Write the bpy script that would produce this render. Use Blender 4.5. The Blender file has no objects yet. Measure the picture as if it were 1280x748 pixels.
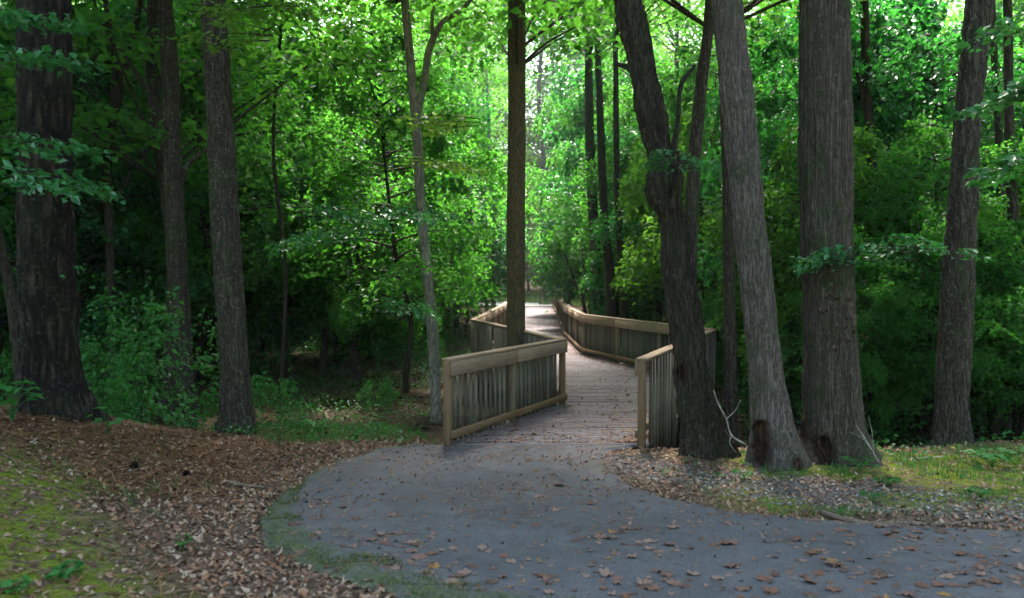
import bpy, math, random
import numpy as np
from mathutils import Vector, Matrix

# ------------------------------------------------------------------ camera, sky, sun, exposure
sc = bpy.context.scene
C = sc.collection
R = math.radians
CAM_Z, F, CX, CY, HOR = 2.2, 1000.0, 640.0, 374.0, 345.0
PITCH = math.atan((CY - HOR) / F)
cam_d = bpy.data.cameras.new("camera"); cam = bpy.data.objects.new("camera", cam_d); C.objects.link(cam)
cam.location = (0, 0, CAM_Z); cam.rotation_euler = (R(90) - PITCH, 0, 0)
cam_d.sensor_width = 36; cam_d.lens = 36 * F / 1280; cam_d.clip_start = 0.1; cam_d.clip_end = 2000
cam_d.dof.use_dof = True; cam_d.dof.focus_distance = 10.5; cam_d.dof.aperture_fstop = 1.6
sc.camera = cam
sc.render.engine = 'CYCLES'
cy = sc.cycles
cy.use_denoising = True
cy.max_bounces = 7; cy.diffuse_bounces = 4; cy.glossy_bounces = 2; cy.transmission_bounces = 5; cy.transparent_max_bounces = 4
cy.sample_clamp_indirect = 6; cy.caustics_reflective = False; cy.caustics_refractive = False

SUN_EL, SUN_AZ = 56.0, 2.0        # azimuth measured from +Y towards +X
w = bpy.data.worlds.new("World"); sc.world = w; w.use_nodes = True
nt = w.node_tree; bg = nt.nodes['Background']
sky = nt.nodes.new('ShaderNodeTexSky'); sky.sky_type = 'NISHITA'; sky.sun_disc = False
sky.sun_elevation = R(SUN_EL); sky.sun_rotation = R(SUN_AZ); sky.air_density = 1.3; sky.dust_density = 3.0; sky.ozone_density = 1.0
nt.links.new(sky.outputs[0], bg.inputs['Color']); bg.inputs['Strength'].default_value = 0.15
sd = bpy.data.lights.new("sun", 'SUN'); sd.energy = 3.6; sd.angle = R(10); sd.color = (1, .95, .86)
sun = bpy.data.objects.new("sun", sd); C.objects.link(sun)
dv = Vector((math.sin(R(SUN_AZ)) * math.cos(R(SUN_EL)), math.cos(R(SUN_AZ)) * math.cos(R(SUN_EL)), math.sin(R(SUN_EL))))
sun.rotation_euler = dv.to_track_quat('Z', 'Y').to_euler(); sun.location = dv * 60
vs = sc.view_settings
vs.view_transform = 'Standard'; vs.look = 'None'; vs.gamma = 1; vs.use_curve_mapping = False; vs.exposure = 2.85

rng = np.random.default_rng(7)
random.seed(7)

# ------------------------------------------------------------------ helpers
def ray(px, py):
    dx, dz = (px - CX) / F, -(py - CY) / F
    c, s = math.cos(PITCH), math.sin(PITCH)
    d = np.array([dx, c + s * dz, c * dz - s]); return d / d[1]

def at(px, py, depth):
    d = ray(px, py) * depth
    return (d[0], depth, CAM_Z + d[2])

_tab = np.random.default_rng(3).random((256, 256))
def vnoise(x, y, f=1.0, o=0.0):
    x = np.asarray(x, float) * f + o * 17.3 + 500.; y = np.asarray(y, float) * f + o * 9.1 + 500.
    xi = np.floor(x).astype(int); yi = np.floor(y).astype(int); u = x - xi; v = y - yi
    u = u * u * (3 - 2 * u); v = v * v * (3 - 2 * v)
    g = lambda a, b: _tab[a % 256, b % 256]
    return (g(xi, yi) * (1 - u) + g(xi + 1, yi) * u) * (1 - v) + (g(xi, yi + 1) * (1 - u) + g(xi + 1, yi + 1) * u) * v
def fbm(x, y, f=1.0, n=4, o=0.0):
    a, s, t = 1.0, 0.0, 0.0
    for k in range(n):
        s = s + a * vnoise(x, y, f * 2 ** k, o + k * 3.7); t += a; a *= .5
    return s / t
def sstep(a, b, x):
    t = np.clip((np.asarray(x, float) - a) / (b - a), 0, 1); return t * t * (3 - 2 * t)

class MB:
    """collects verts / faces (numpy chunks) into one mesh"""
    def __init__(s): s.v = []; s.f3 = []; s.f4 = []; s.n = 0; s.uv4 = []
    def add(s, v, f):
        v = np.asarray(v, float); f = np.asarray(f, int) + s.n
        (s.f3 if f.shape[1] == 3 else s.f4).append(f); s.v.append(v); s.n += len(v)
    def box(s, c, size, rot=None, uvlen=0):
        h = np.array(size) / 2
        sg = np.array([[-1,-1,-1],[1,-1,-1],[1,1,-1],[-1,1,-1],[-1,-1,1],[1,-1,1],[1,1,1],[-1,1,1]], float)
        b = min(h) * .12
        v = sg * h
        if rot is not None: v = v @ np.array(rot).T
        s.add(v + np.array(c), [[0,3,2,1],[4,5,6,7],[0,1,5,4],[1,2,6,5],[2,3,7,6],[3,0,4,7]])
    def mesh(s, name, mat, smooth=False):
        v = np.concatenate(s.v); me = bpy.data.meshes.new(name)
        n3 = sum(len(a) for a in s.f3); n4 = sum(len(a) for a in s.f4)
        idx = np.concatenate([a.ravel() for a in s.f3] + [a.ravel() for a in s.f4])
        tot = np.concatenate([np.full(n3, 3), np.full(n4, 4)]).astype(np.int32)
        st = np.concatenate([[0], np.cumsum(tot)[:-1]]).astype(np.int32)
        me.vertices.add(len(v)); me.vertices.foreach_set('co', v.ravel().astype(np.float32))
        me.loops.add(len(idx)); me.loops.foreach_set('vertex_index', idx.astype(np.int32))
        me.polygons.add(n3 + n4); me.polygons.foreach_set('loop_start', st)
        me.update(calc_edges=True); me.validate()
        if smooth: me.polygons.foreach_set('use_smooth', np.ones(len(me.polygons), bool))
        if mat: me.materials.append(mat)
        return me
    def build(s, name, mat, parent=None, smooth=False):
        return link(name, s.mesh(name, mat, smooth), parent)

def link(name, me, parent=None):
    o = bpy.data.objects.new(name, me); C.objects.link(o)
    if parent: o.parent = parent
    return o
def tag(o, label=None, cat=None, group=None, kind=None):
    if label: o['label'] = label
    if cat: o['category'] = cat
    if group: o['group'] = group
    if kind: o['kind'] = kind
    return o
def thing(name, label, cat, loc=(0, 0, 0), rz=0, group=None):
    o = bpy.data.objects.new(name, None); C.objects.link(o); o.location = loc; o.rotation_euler = (0, 0, rz); o.empty_display_size = .2
    return tag(o, label, cat, group)
def dup(root, loc, rz=0, scale=(1, 1, 1), label=None, tilt=(0, 0)):
    r = root.copy(); C.objects.link(r); r.location = loc; r.rotation_euler = (tilt[0], tilt[1], rz); r.scale = scale
    if label: r['label'] = label
    for ch in root.children:
        c = ch.copy(); C.objects.link(c); c.parent = r
        for g in ch.children:
            d = g.copy(); C.objects.link(d); d.parent = c
    return r
def fattr(o, name, arr):
    a = o.data.attributes.new(name, 'FLOAT', 'POINT'); a.data.foreach_set('value', np.asarray(arr, np.float32).ravel())

# ------------------------------------------------------------------ materials
class NT:
    def __init__(s, name):
        s.m = bpy.data.materials.new(name); s.m.use_nodes = True; s.t = s.m.node_tree
        s.t.nodes.clear(); s.out = s.t.nodes.new('ShaderNodeOutputMaterial')
    def n(s, typ, props=None, **ins):
        nd = s.t.nodes.new(typ)
        for k, v in (props or {}).items(): setattr(nd, k, v)
        for k, v in ins.items():
            k = k.replace('_', ' '); sock = nd.inputs[int(k)] if k.isdigit() else nd.inputs[k]
            if hasattr(v, 'is_linked') or isinstance(v, bpy.types.NodeSocket): s.t.links.new(v, sock)
            else: sock.default_value = v
        return nd
    def ramp(s, fac, stops, interp='LINEAR'):
        nd = s.n('ShaderNodeValToRGB', Fac=fac); cr = nd.color_ramp; cr.interpolation = interp
        while len(cr.elements) > 1: cr.elements.remove(cr.elements[0])
        cr.elements[0].position = stops[0][0]; cr.elements[0].color = (*stops[0][1], 1)
        for p, c in stops[1:]: e = cr.elements.new(p); e.color = (*c, 1)
        return nd.outputs[0]
    def noise(s, vec, scale, detail=4, rough=.6, dist=0):
        return s.n('ShaderNodeTexNoise', Vector=vec, Scale=scale, Detail=detail, Roughness=rough, Distortion=dist).outputs[0]
    def mapping(s, vec, sc_=(1, 1, 1), loc=(0, 0, 0)):
        return s.n('ShaderNodeMapping', Vector=vec, Scale=sc_, Location=loc).outputs[0]
    def coord(s, which='Object'): return s.n('ShaderNodeTexCoord').outputs[which]
    def mix(s, f, a, b, blend='MIX'):
        nd = s.t.nodes.new('ShaderNodeMix'); nd.data_type = 'RGBA'; nd.blend_type = blend
        for i, v in ((0, f), (6, a), (7, b)):
            if isinstance(v, bpy.types.NodeSocket): s.t.links.new(v, nd.inputs[i])
            else: nd.inputs[i].default_value = v if i == 0 else (*v, 1)
        return nd.outputs[2]
    def math(s, op, a, b=0.0):
        return s.n('ShaderNodeMath', {'operation': op}, **{'0': a, '1': b}).outputs[0]
    def attr(s, name): return s.n('ShaderNodeAttribute', {'attribute_name': name}).outputs['Fac']
    def bump(s, h, strength, dist): return s.n('ShaderNodeBump', Height=h, Strength=strength, Distance=dist).outputs[0]
    def pbsdf(s, col, rough=.8, normal=None, spec=.3):
        ins = dict(Roughness=rough)
        nd = s.n('ShaderNodeBsdfPrincipled', Roughness=rough)
        nd.inputs['Specular IOR Level'].default_value = spec
        if isinstance(col, bpy.types.NodeSocket): s.t.links.new(col, nd.inputs['Base Color'])
        else: nd.inputs['Base Color'].default_value = (*col, 1)
        if normal: s.t.links.new(normal, nd.inputs['Normal'])
        return nd.outputs[0]
    def done(s, sh): s.t.links.new(sh, s.out.inputs['Surface']); return s.m

def leaf_mat(name, dark, light, trans, tw=.45, rough=.5, spec=.28):
    t = NT(name)
    rnd = t.n('ShaderNodeNewGeometry').outputs['Random Per Island']
    orr = t.n('ShaderNodeObjectInfo').outputs['Random']
    f = t.math('ADD', t.math('MULTIPLY', rnd, .6), t.math('MULTIPLY', orr, .4))
    col = t.ramp(f, [(0, dark), (1, light)])
    tc = t.mix(f, tuple(c * .75 for c in trans), tuple(min(1, c * 1.25) for c in trans))
    p = t.pbsdf(col, rough, spec=spec)
    tr = t.n('ShaderNodeBsdfTranslucent', Color=tc).outputs[0]
    return t.done(t.n('ShaderNodeMixShader', **{'0': tw, '1': p, '2': tr}).outputs[0])

def litter_mat(name, stops, rough=.8):
    t = NT(name); rnd = t.n('ShaderNodeNewGeometry').outputs['Random Per Island']
    orr = t.n('ShaderNodeObjectInfo').outputs['Random']
    f = t.math('FRACT', t.math('ADD', rnd, orr))
    col = t.ramp(f, stops, 'CONSTANT')
    n = t.noise(t.coord(), 60, 2)
    col = t.mix(t.math('MULTIPLY', n, .6), col, (.05, .03, .02))
    return t.done(t.pbsdf(col, rough, spec=.25))

def bark_mat(name, lo, mid, hi, sx=16, sz=2.2, bump=1.0, moss=.0, lichen=0., dist=.02, plates=False):
    t = NT(name); co = t.coord()
    warp = t.noise(co, 3, 3)
    base = t.mapping(co, (sx, sx, sz))
    vec = t.n('ShaderNodeVectorMath', {'operation': 'ADD'}, **{'0': base, '1': t.n('ShaderNodeCombineXYZ', X=warp, Y=t.noise(co, 2.1, 2), Z=t.math('MULTIPLY', warp, 1.5)).outputs[0]}).outputs[0]
    if plates:
        vo = t.n('ShaderNodeTexVoronoi', {'feature': 'DISTANCE_TO_EDGE'}, Vector=vec, Scale=.42).outputs['Distance']
        vo = t.math('MINIMUM', t.math('MULTIPLY', vo, 2.6), 1.0)
    else:
        na = t.noise(t.mapping(co, (sx * .8, sx * .8, sz * .45)), 1, 2, .5, .9); nb = t.noise(t.mapping(co, (sx * 1.7, sx * 1.7, sz * 1.1), (3, 7, 1)), 1, 2, .5, .6)
        ra = t.math('MINIMUM', t.math('MULTIPLY', t.math('ABSOLUTE', t.math('SUBTRACT', na, .5)), 7.0), 1.0)
        rb = t.math('MINIMUM', t.math('MULTIPLY', t.math('ABSOLUTE', t.math('SUBTRACT', nb, .5)), 7.0), 1.0)
        vo = t.math('ADD', t.math('MULTIPLY', ra, .6), t.math('MULTIPLY', rb, .4))
    fine = t.noise(t.mapping(co, (sx * 1.6, sx * 1.6, sz * 2)), 1.6, 6, .7)
    h = t.math('ADD', t.math('MULTIPLY', vo, .6), t.math('MULTIPLY', fine, .5))
    col = t.ramp(h, [(.22, lo), (.5, mid), (.82, hi)])
    big = t.noise(co, 1.3, 4)
    col = t.mix(t.ramp(big, [(.45, (0, 0, 0)), (.7, (.35, .35, .35))]), col, mid)
    if moss:
        mm = t.ramp(t.noise(co, 2.3, 5, .7), [(.5, (0, 0, 0)), (.66, (moss, moss, moss))])
        col = t.mix(mm, col, (.035, .055, .018))
    if lichen:
        ll = t.ramp(t.noise(co, 22, 4, .7), [(.56, (0, 0, 0)), (.66, (lichen, lichen, lichen))])
        col = t.mix(ll, col, (.22, .23, .18))
    col = t.mix(t.attr('wood'), col, t.ramp(t.noise(t.mapping(co, (30, 30, 3)), 1, 5, .7), [(.40, (.008, .005, .004)), (.56, (.05, .026, .015)), (.75, (.19, .105, .06))]))
    return t.done(t.pbsdf(col, .9, t.bump(h, bump, dist), .15))

def wood_mat(name, a, b, c, algae=.3, rnd_amt=.5):
    t = NT(name); co = t.coord(); g = t.n('ShaderNodeNewGeometry')
    rnd = g.outputs['Random Per Island']; orr = t.n('ShaderNodeObjectInfo').outputs['Random']
    uv = t.n('ShaderNodeUVMap').outputs[0]
    st = t.noise(t.mapping(uv, (1.6, 34, 1)), 1, 6, .7, .3)
    fine = t.noise(t.mapping(uv, (7, 220, 1)), 1, 3, .6)
    blot = t.noise(co, 2.2, 4)
    f = t.math('ADD', t.math('MULTIPLY', st, .75), t.math('MULTIPLY', t.math('ADD', rnd, t.math('MULTIPLY', orr, .8)), .14 * rnd_amt * 2))
    col = t.ramp(f, [(.28, a), (.5, b), (.78, c)])
    col = t.mix(t.ramp(blot, [(.5, (0, 0, 0)), (.72, (algae,) * 3)]), col, (.05, .06, .03))
    col = t.mix(t.ramp(fine, [(.3, (.5,) * 3), (.55, (0, 0, 0))]), col, a)
    kn = t.n('ShaderNodeTexVoronoi', Vector=t.mapping(uv, (1.6, 9, 1)), Scale=1.).outputs['Distance']
    col = t.mix(t.ramp(kn, [(.05, (.8,) * 3), (.1, (0, 0, 0))]), col, (.05, .03, .02))
    return t.done(t.pbsdf(col, .82, t.bump(t.math('ADD', st, fine), .5, .004), .2))

M = {}
M['leaf_under'] = leaf_mat('leaf_understory', (0.014, 0.073, 0.010), (0.036, 0.150, 0.016), (0.094, 0.351, 0.025), .5)
M['leaf_under2'] = leaf_mat('leaf_understory_cool', (0.011, 0.067, 0.020), (0.027, 0.133, 0.031), (0.049, 0.308, 0.031), .45, .4, .5)
M['leaf_under3'] = leaf_mat('leaf_understory_warm', (0.022, 0.081, 0.009), (0.056, 0.163, 0.015), (0.152, 0.383, 0.025), .5)
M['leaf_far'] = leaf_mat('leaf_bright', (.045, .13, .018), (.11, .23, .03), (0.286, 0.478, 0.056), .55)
M['leaf_canopy'] = leaf_mat('leaf_canopy', (0.019, 0.085, 0.013), (0.046, 0.163, 0.019), (0.114, 0.362, 0.029), .5)
M['leaf_dogwood'] = leaf_mat('leaf_cool_green', (0.021, 0.103, 0.032), (0.052, 0.196, 0.063), (0.069, 0.322, 0.040), .35, .34, .6)
M['leaf_low'] = leaf_mat('leaf_groundplants', (0.017, 0.084, 0.018), (0.048, 0.192, 0.034), (0.072, 0.336, 0.024), .3)
M['grass'] = leaf_mat('grass_blades', (.025, .10, .015), (.06, .19, .028), (.07, .28, .02), .3)
M['needle'] = litter_mat('pine_needles', [(0, (.18, .07, .03)), (.4, (.32, .14, .06)), (.7, (.12, .045, .02)), (.88, (.33, .19, .1))])
BR = [(0, (.24, .12, .075)), (.2, (.38, .22, .145)), (.36, (.12, .055, .032)), (.5, (.44, .29, .20)), (.66, (.30, .14, .075)), (.8, (.46, .33, .24)), (.88, (.32, .12, .05)), (.93, (.08, .05, .035))]
M['litter'] = litter_mat('dry_leaves', BR)
M['litter_path'] = litter_mat('dry_leaves_path', [(0, (.22, .115, .085)), (.3, (.13, .07, .05)), (.5, (.30, .18, .14)), (.75, (.20, .09, .055)), (.95, (.36, .18, .05))])
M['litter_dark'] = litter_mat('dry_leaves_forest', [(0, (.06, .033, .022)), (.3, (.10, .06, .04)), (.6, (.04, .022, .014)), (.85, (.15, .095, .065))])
M['bark_grey'] = bark_mat('bark_grey', (.022, .017, .014), (.042, .031, .025), (.115, .089, .071), 30, 5.5, 1., .75, .45, .03)
M['bark_ash'] = bark_mat('bark_ash', (.032, .023, .020), (.09, .069, .060), (.185, .148, .13), 32, 5, 1., .5, .5, .025)
M['bark_furrow'] = bark_mat('bark_furrowed', (.02, .015, .011), (.064, .048, .038), (.15, .115, .09), 40, 2.0, 1., .8, .3, .03)
M['bark_pine'] = bark_mat('bark_pine', (.006, .004, .003), (.012, .008, .006), (.045, .031, .024), 26, 5, 1., .2, .2, .03, True)
M['bark_dark'] = bark_mat('bark_dark', (.012, .008, .006), (.034, .025, .018), (.09, .067, .05), 28, 6, 1., .45, .15, .025)
M['bark_brown'] = bark_mat('bark_brown', (.03, .02, .011), (.08, .056, .03), (.165, .12, .065), 45, 16, .8, .4, .3, .008)
M['bark_pale'] = bark_mat('bark_pale', (.06, .05, .04), (.165, .14, .115), (.30, .265, .225), 20, 8, .8, .6, .45, .015)
M['deadwood'] = bark_mat('deadwood', (.10, .08, .07), (.3, .27, .24), (.5, .47, .43), 30, 6, .5, 0, 0, .004)
M['stick'] = bark_mat('stick_brown', (.05, .035, .025), (.14, .10, .075), (.24, .18, .14), 30, 6, .5, 0, 0, .004)
M['wood_top'] = wood_mat('weathered_rail', (.075, .045, .027), (.22, .15, .10), (.37, .28, .20), .3)
M['wood_picket'] = wood_mat('weathered_baluster', (.025, .02, .014), (.085, .07, .052), (.22, .19, .15), .5, 1.0)
M['wood_post'] = wood_mat('weathered_post', (.06, .033, .017), (.165, .098, .052), (.26, .175, .105), .4)
M['wood_mid'] = wood_mat('weathered_mid_post', (.07, .05, .03), (.16, .125, .085), (.27, .22, .16), .45)
M['wood_deck'] = wood_mat('weathered_deck', (.11, .088, .092), (.185, .155, .165), (.26, .225, .242), .15, .8)

def asphalt_mat():
    t = NT('asphalt'); co = t.coord()
    v = t.n('ShaderNodeTexVoronoi', Vector=co, Scale=110.).outputs['Color']
    sp = t.ramp(v, [(0, (.045, .041, .046)), (.45, (.084, .077, .085)), (.8, (.125, .116, .127)), (1, (.22, .20, .20))])
    big = t.noise(co, .9, 5, .6)
    col = t.mix(t.ramp(big, [(.4, (0, 0, 0)), (.6, (.6, .6, .6))]), sp, (.055, .051, .055))
    col = t.mix(t.ramp(t.noise(co, 3.1, 6, .7), [(.5, (0, 0, 0)), (.66, (.4, .4, .4))]), col, (.14, .128, .13))
    dirt = t.noise(co, 7, 5, .7)
    col = t.mix(t.ramp(dirt, [(.55, (0, 0, 0)), (.7, (.5, .5, .5))]), col, (.15, .115, .095))
    m = t.math('MULTIPLY', t.attr('moss'), t.ramp(t.noise(co, 9, 7, .8), [(.36, (.12,) * 3), (.56, (1.,) * 3)]))
    col = t.mix(m, col, t.ramp(t.noise(co, 30, 4, .7), [(.35, (.02, .024, .008)), (.52, (.055, .07, .018)), (.68, (.12, .135, .045)), (.8, (.17, .15, .10))]))
    h = t.math('ADD', t.noise(co, 160, 3, .8), t.math('MULTIPLY', m, t.noise(co, 50, 4)))
    return t.done(t.pbsdf(col, .8, t.bump(h, .6, .006), .35))
M['asphalt'] = asphalt_mat()

def ground_mat():
    t = NT('forest_ground'); co = t.coord()
    v = t.n('ShaderNodeTexVoronoi', Vector=co, Scale=26.); vc = v.outputs['Color']
    lit = t.ramp(vc, [(0, (.07, .045, .03)), (.4, (.15, .09, .06)), (.7, (.25, .16, .115)), (1, (.34, .25, .2))])
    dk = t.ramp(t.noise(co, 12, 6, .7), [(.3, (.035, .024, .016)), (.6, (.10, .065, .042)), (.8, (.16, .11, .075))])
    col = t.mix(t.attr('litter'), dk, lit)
    gr = t.ramp(t.n('ShaderNodeTexVoronoi', Vector=co, Scale=42.).outputs['Color'], [(0, (.07, .055, .05)), (.5, (.19, .155, .145)), (1, (.34, .29, .27))])
    col = t.mix(t.attr('gravel'), col, gr)
    red = t.ramp(t.noise(t.mapping(co, (50, 18, 10)), 1, 5, .8), [(.3, (.05, .02, .01)), (.5, (.15, .072, .042)), (.72, (.30, .18, .12))])
    col = t.mix(t.attr('needle'), col, red)
    n = t.noise(co, 9, 6, .75)
    mk = t.math('MULTIPLY', t.attr('moss'), t.ramp(n, [(.42, (0, 0, 0)), (.54, (1,) * 3)]))
    mo = t.ramp(t.noise(co, 45, 5, .8), [(.32, (.03, .035, .008)), (.5, (.21, .265, .022)), (.72, (.40, .45, .07))])
    col = t.mix(mk, col, mo)
    h = t.math('ADD', t.noise(co, 30, 6, .8), t.math('MULTIPLY', v.outputs['Distance'], .6))
    return t.done(t.pbsdf(col, .95, t.bump(h, 1., .06), .1))
M['ground'] = ground_mat()

# ------------------------------------------------------------------ terrain
def zp(y): return 0.36 * (1 - sstep(3.2, 9.2, y))
def hit_path(px, py):
    d = ray(px, py); t = 7.
    for _ in range(60): t = t + .5 * ((CAM_Z - zp(t)) / -d[2] - t)
    return d[0] * t, t
left_px = [(560, 551), (500, 560), (455, 567), (430, 574), (395, 592), (352, 618), (326, 645), (322, 660), (332, 680), (366, 702), (420, 722), (470, 738), (520, 752), (620, 778), (780, 800)]
right_px = [(805, 556), (760, 562), (752, 572), (768, 590), (795, 607), (835, 622), (890, 634), (960, 645), (1060, 654), (1170, 660), (1300, 667), (1450, 674)]
LE = np.array(sorted([hit_path(*p)[::-1] for p in left_px] + [(2.6, 4.0), (1.9, 20.)]))
RE = np.array(sorted([hit_path(*p)[::-1] for p in right_px] + [(5.2, 12.), (4.6, 20)]))
Y_DECK = 10.3
def xl(y): return np.interp(y, LE[:, 0], LE[:, 1])
def xr(y): return np.interp(y, RE[:, 0], RE[:, 1])

NL = [(-.83, 10.3), (.85, 13.5), (-.94, 19.6), (-.30, 30.), (-.05, 44.), (.15, 57.)]
NR = [(1.68, 10.3), (4.0, 15.9), (2.0, 22.2), (1.95, 29.0), (2.6, 45.), (2.95, 57.)]
DL = np.array(NL); DR = np.array(NR)
def dxl(y): return np.interp(y, DL[:, 1], DL[:, 0])
def dxr(y): return np.interp(y, DR[:, 1], DR[:, 0])

def ground_h(x, y):
    x = np.asarray(x, float); y = np.asarray(y, float)
    z = zp(y) + 0 * x
    crest0 = 10.2 + .25 * (fbm(x, y * 0, .8, 3, 5) - .5) * 2
    # left bank
    e = np.where(y > 3.9, xl(np.clip(y, 3.9, 10.5)), -1.0 + .2 * y)
    db = np.maximum(0, np.minimum(e, -1.9 - .05 * (y - 6)) - .25 - x)
    z = z + .74 * sstep(0, 3.4, db) * (1 - sstep(8.6, 11.6, y)) + .05 * np.maximum(0, db - 3)* (1 - sstep(8.6, 12.6, y))
    # right shoulder rises a touch
    dr = np.maximum(0, x - 1.9) * sstep(6.0, 8.5, y)
    z = z + .05 * sstep(0, 1.5, dr) * (1 - sstep(9.2, 10.6, y)) + .07 * np.clip(x - 5, 0, 4) * sstep(6.5, 9, y) * (1 - sstep(9.5, 13, y))
    # hollow the boardwalk crosses
    ls = 1.3 * sstep(-5.0, -3.8, x) * (1 - sstep(-1.6, -.9, x)); low = sstep(9.9 + ls, 12.2 + ls, y) * (1 - sstep(50, 57.5, y))
    z = z - low * .55
    z = z + (fbm(x, y, .22, 3, 1) - .5) * .5 * sstep(12, 20, y) * (1 - sstep(48, 54, y) * (np.abs(x - 1.5) < 6))
    z = z + sstep(60, 160, y) * 5 + sstep(22, 70, np.abs(x)) * 3.0
    nearpath = ((y > 2.6) & (x > xl(y) - .03) & (x < xr(y) + .03) & (y < 10.6))
    rough = (fbm(x, y, 5, 3, 2) - .5) * .06 + (fbm(x, y, 1.2, 2, 9) - .5) * .06
    z = z + np.where(nearpath, -.012, rough * sstep(0, .4, np.abs(x - .3) * 0 + .4))
    under = (y > 10.29) & (y < 57) & (x > dxl(y) - .4) & (x < dxr(y) + .4)
    return np.where(under, np.minimum(z, -.30 * sstep(10.1, 11, y) - .06), z)

def axis(lo, hi, d, g, far):
    a = list(np.arange(lo, hi + 1e-6, d)); s = d; v = lo; L = []
    while v > -far: s *= g; v -= s; L.append(v)
    s = d; v = hi; H = []
    while v < far: s *= g; v += s; H.append(v)
    return np.array(L[::-1] + a + H)
gx = axis(-8.5, 8.5, .07, 1.13, 420)
ya = list(np.arange(2.5, 12.5, .06)); s_, v_ = .06, 12.5
while v_ < 420: ya.append(v_); s_ = min(s_ * 1.06, max(.5, v_ * .06)); v_ += s_
yb = []; s_, v_ = .06, 2.5
while v_ > -200: s_ *= 1.25; v_ -= s_; yb.append(v_)
gy = np.array(yb[::-1] + ya)
X, Y = np.meshgrid(gx, gy); Z = ground_h(X, Y)
nx, ny = len(gx), len(gy)
ii = (np.arange(ny - 1)[:, None] * nx + np.arange(nx - 1)[None]).ravel()
mb = MB(); mb.add(np.stack([X, Y, Z], -1).reshape(-1, 3), np.stack([ii, ii + 1, ii + nx + 1, ii + nx], 1))
ground = tag(mb.build('ground', M['ground'], smooth=True), 'leaf strewn woodland floor with mossy banks', 'ground', kind='structure')
lx = xl(np.clip(Y, 3.9, 10.4)); rx = xr(np.clip(Y, 2.6, 10.4))
n1 = fbm(X, Y, .9, 4, 11); n2 = fbm(X, Y, 2.5, 3, 12)
def moss_f(X, Y):
    lx = xl(np.clip(Y, 3.9, 10.4)); n1 = fbm(X, Y, .9, 4, 11)
    L_ = (X < lx) * sstep(.8, 1.7, lx - X) * sstep(.40, .49, n1 * .6 + .4 * fbm(X, Y, 3.1, 3, 15) + .05 * (X < -3.4) * (Y < 7.5)) * (1 - .85 * sstep(6.6, 7.5, Y + .8 * (fbm(X, Y, 1.1, 3, 77) - .5)))
    R_ = (X > 1.0) * (Y > 6.2) * sstep(.75, 1.5, X - .9) * sstep(.36, .5, n1 + .02) * sstep(6.7, 7.4, Y) * (1 - sstep(9.3, 10.4, Y))
    return np.clip(L_ + R_, 0, 1)
def gravel_f(X, Y):
    d = Y - np.interp(X, [1.1, 1.8, 2.6, 4.2, 8], [9.2, 8.4, 7.5, 6.6, 6.2]); n2 = fbm(X, Y, 2.5, 3, 12)
    return (X > .9) * sstep(-.4, 0, d) * (1 - sstep(.75, 1.4, d + (n2 - .5) * 1.2 + .12 * np.maximum(0, X - 3.2))) * (Y < 10)
def needle_f(X, Y):
    return (X < -1.9) * sstep(6.6, 7.6, Y + .35 * np.minimum(0, X + 3) * -1 * .5 + (fbm(X, Y, 2, 3, 4) - .5)) * (1 - sstep(11, 13, Y)) * sstep(2.2, 3.4, -X)
fattr(ground, 'moss', moss_f(X, Y)); fattr(ground, 'gravel', gravel_f(X, Y)); fattr(ground, 'needle', needle_f(X, Y))
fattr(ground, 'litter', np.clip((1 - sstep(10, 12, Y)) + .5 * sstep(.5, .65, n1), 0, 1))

# asphalt path
def path_z(x, y): return zp(y) + .012 + (fbm(x, y, 1.2, 3, 8) - .5) * .02
rows = np.concatenate([np.arange(2.62, 10.3, .05), [10.30]]); nc = 150
u = np.linspace(0, 1, nc)
A = []
for yy in rows:
    a, b = float(xl(yy)), float(xr(yy))
    jit = .035 * (vnoise(yy, 0, 6) - .5) * 2; jr = .035 * (vnoise(yy, 7, 6) - .5) * 2
    a, b = a + jit, b + jr
    xs = a + (b - a) * u
    A.append(np.stack([xs, np.full(nc, yy), zp(yy) + .012 + 0 * xs], 1))
A = np.array(A); cr = (fbm(A[..., 0], A[..., 1], 1.2, 3, 8) - .5) * .02
edge = np.minimum(u, 1 - u)[None] * (A[:, -1, 0] - A[:, 0, 0])[:, None]
A[..., 2] += cr * sstep(0, .4, edge) - .03 * (1 - sstep(0, .10, edge))
nr = len(rows); ii = (np.arange(nr - 1)[:, None] * nc + np.arange(nc - 1)[None]).ravel()
mb = MB(); mb.add(A.reshape(-1, 3), np.stack([ii, ii + 1, ii + nc + 1, ii + nc], 1))
path = tag(mb.build('asphalt_path', M['asphalt'], smooth=True), 'curving grey asphalt footpath scattered with leaves', 'path', kind='structure')
left_poly = np.array([[x, y] for y, x in LE if y > 3.2])
AX, AY = A[..., 0].ravel(), A[..., 1].ravel()
def dist_left(x, y):
    d = np.full(len(x), 99.)
    for (x0, y0), (x1, y1) in zip(left_poly[:-1], left_poly[1:]):
        ex, ey = x1 - x0, y1 - y0; t = np.clip(((x - x0) * ex + (y - y0) * ey) / (ex * ex + ey * ey + 1e-9), 0, 1)
        d = np.minimum(d, np.hypot(x - x0 - t * ex, y - y0 - t * ey))
    return d
dl = dist_left(AX, AY)
wd = .12 + .75 * sstep(8.6, 6.6, AY) * (1 - .0 * AY) if False else .10 + .34 * (1 - sstep(5.6, 8.8, AY))
ms = 1 - sstep(.25, 1.0, dl / wd + (fbm(AX, AY, 3, 3, 20) - .5) * .7)
dr_ = np.hypot(AX - 1.3, (AY - 9.2) * .8)
ms = np.maximum(ms, .9 * (1 - sstep(.15, .5, dr_ + (fbm(AX, AY, 4, 3, 2) - .5) * .3)))
fattr(path, 'moss', ms)
co = np.empty(len(AX) * 3, np.float32); path.data.vertices.foreach_get('co', co); co = co.reshape(-1, 3)
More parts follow.
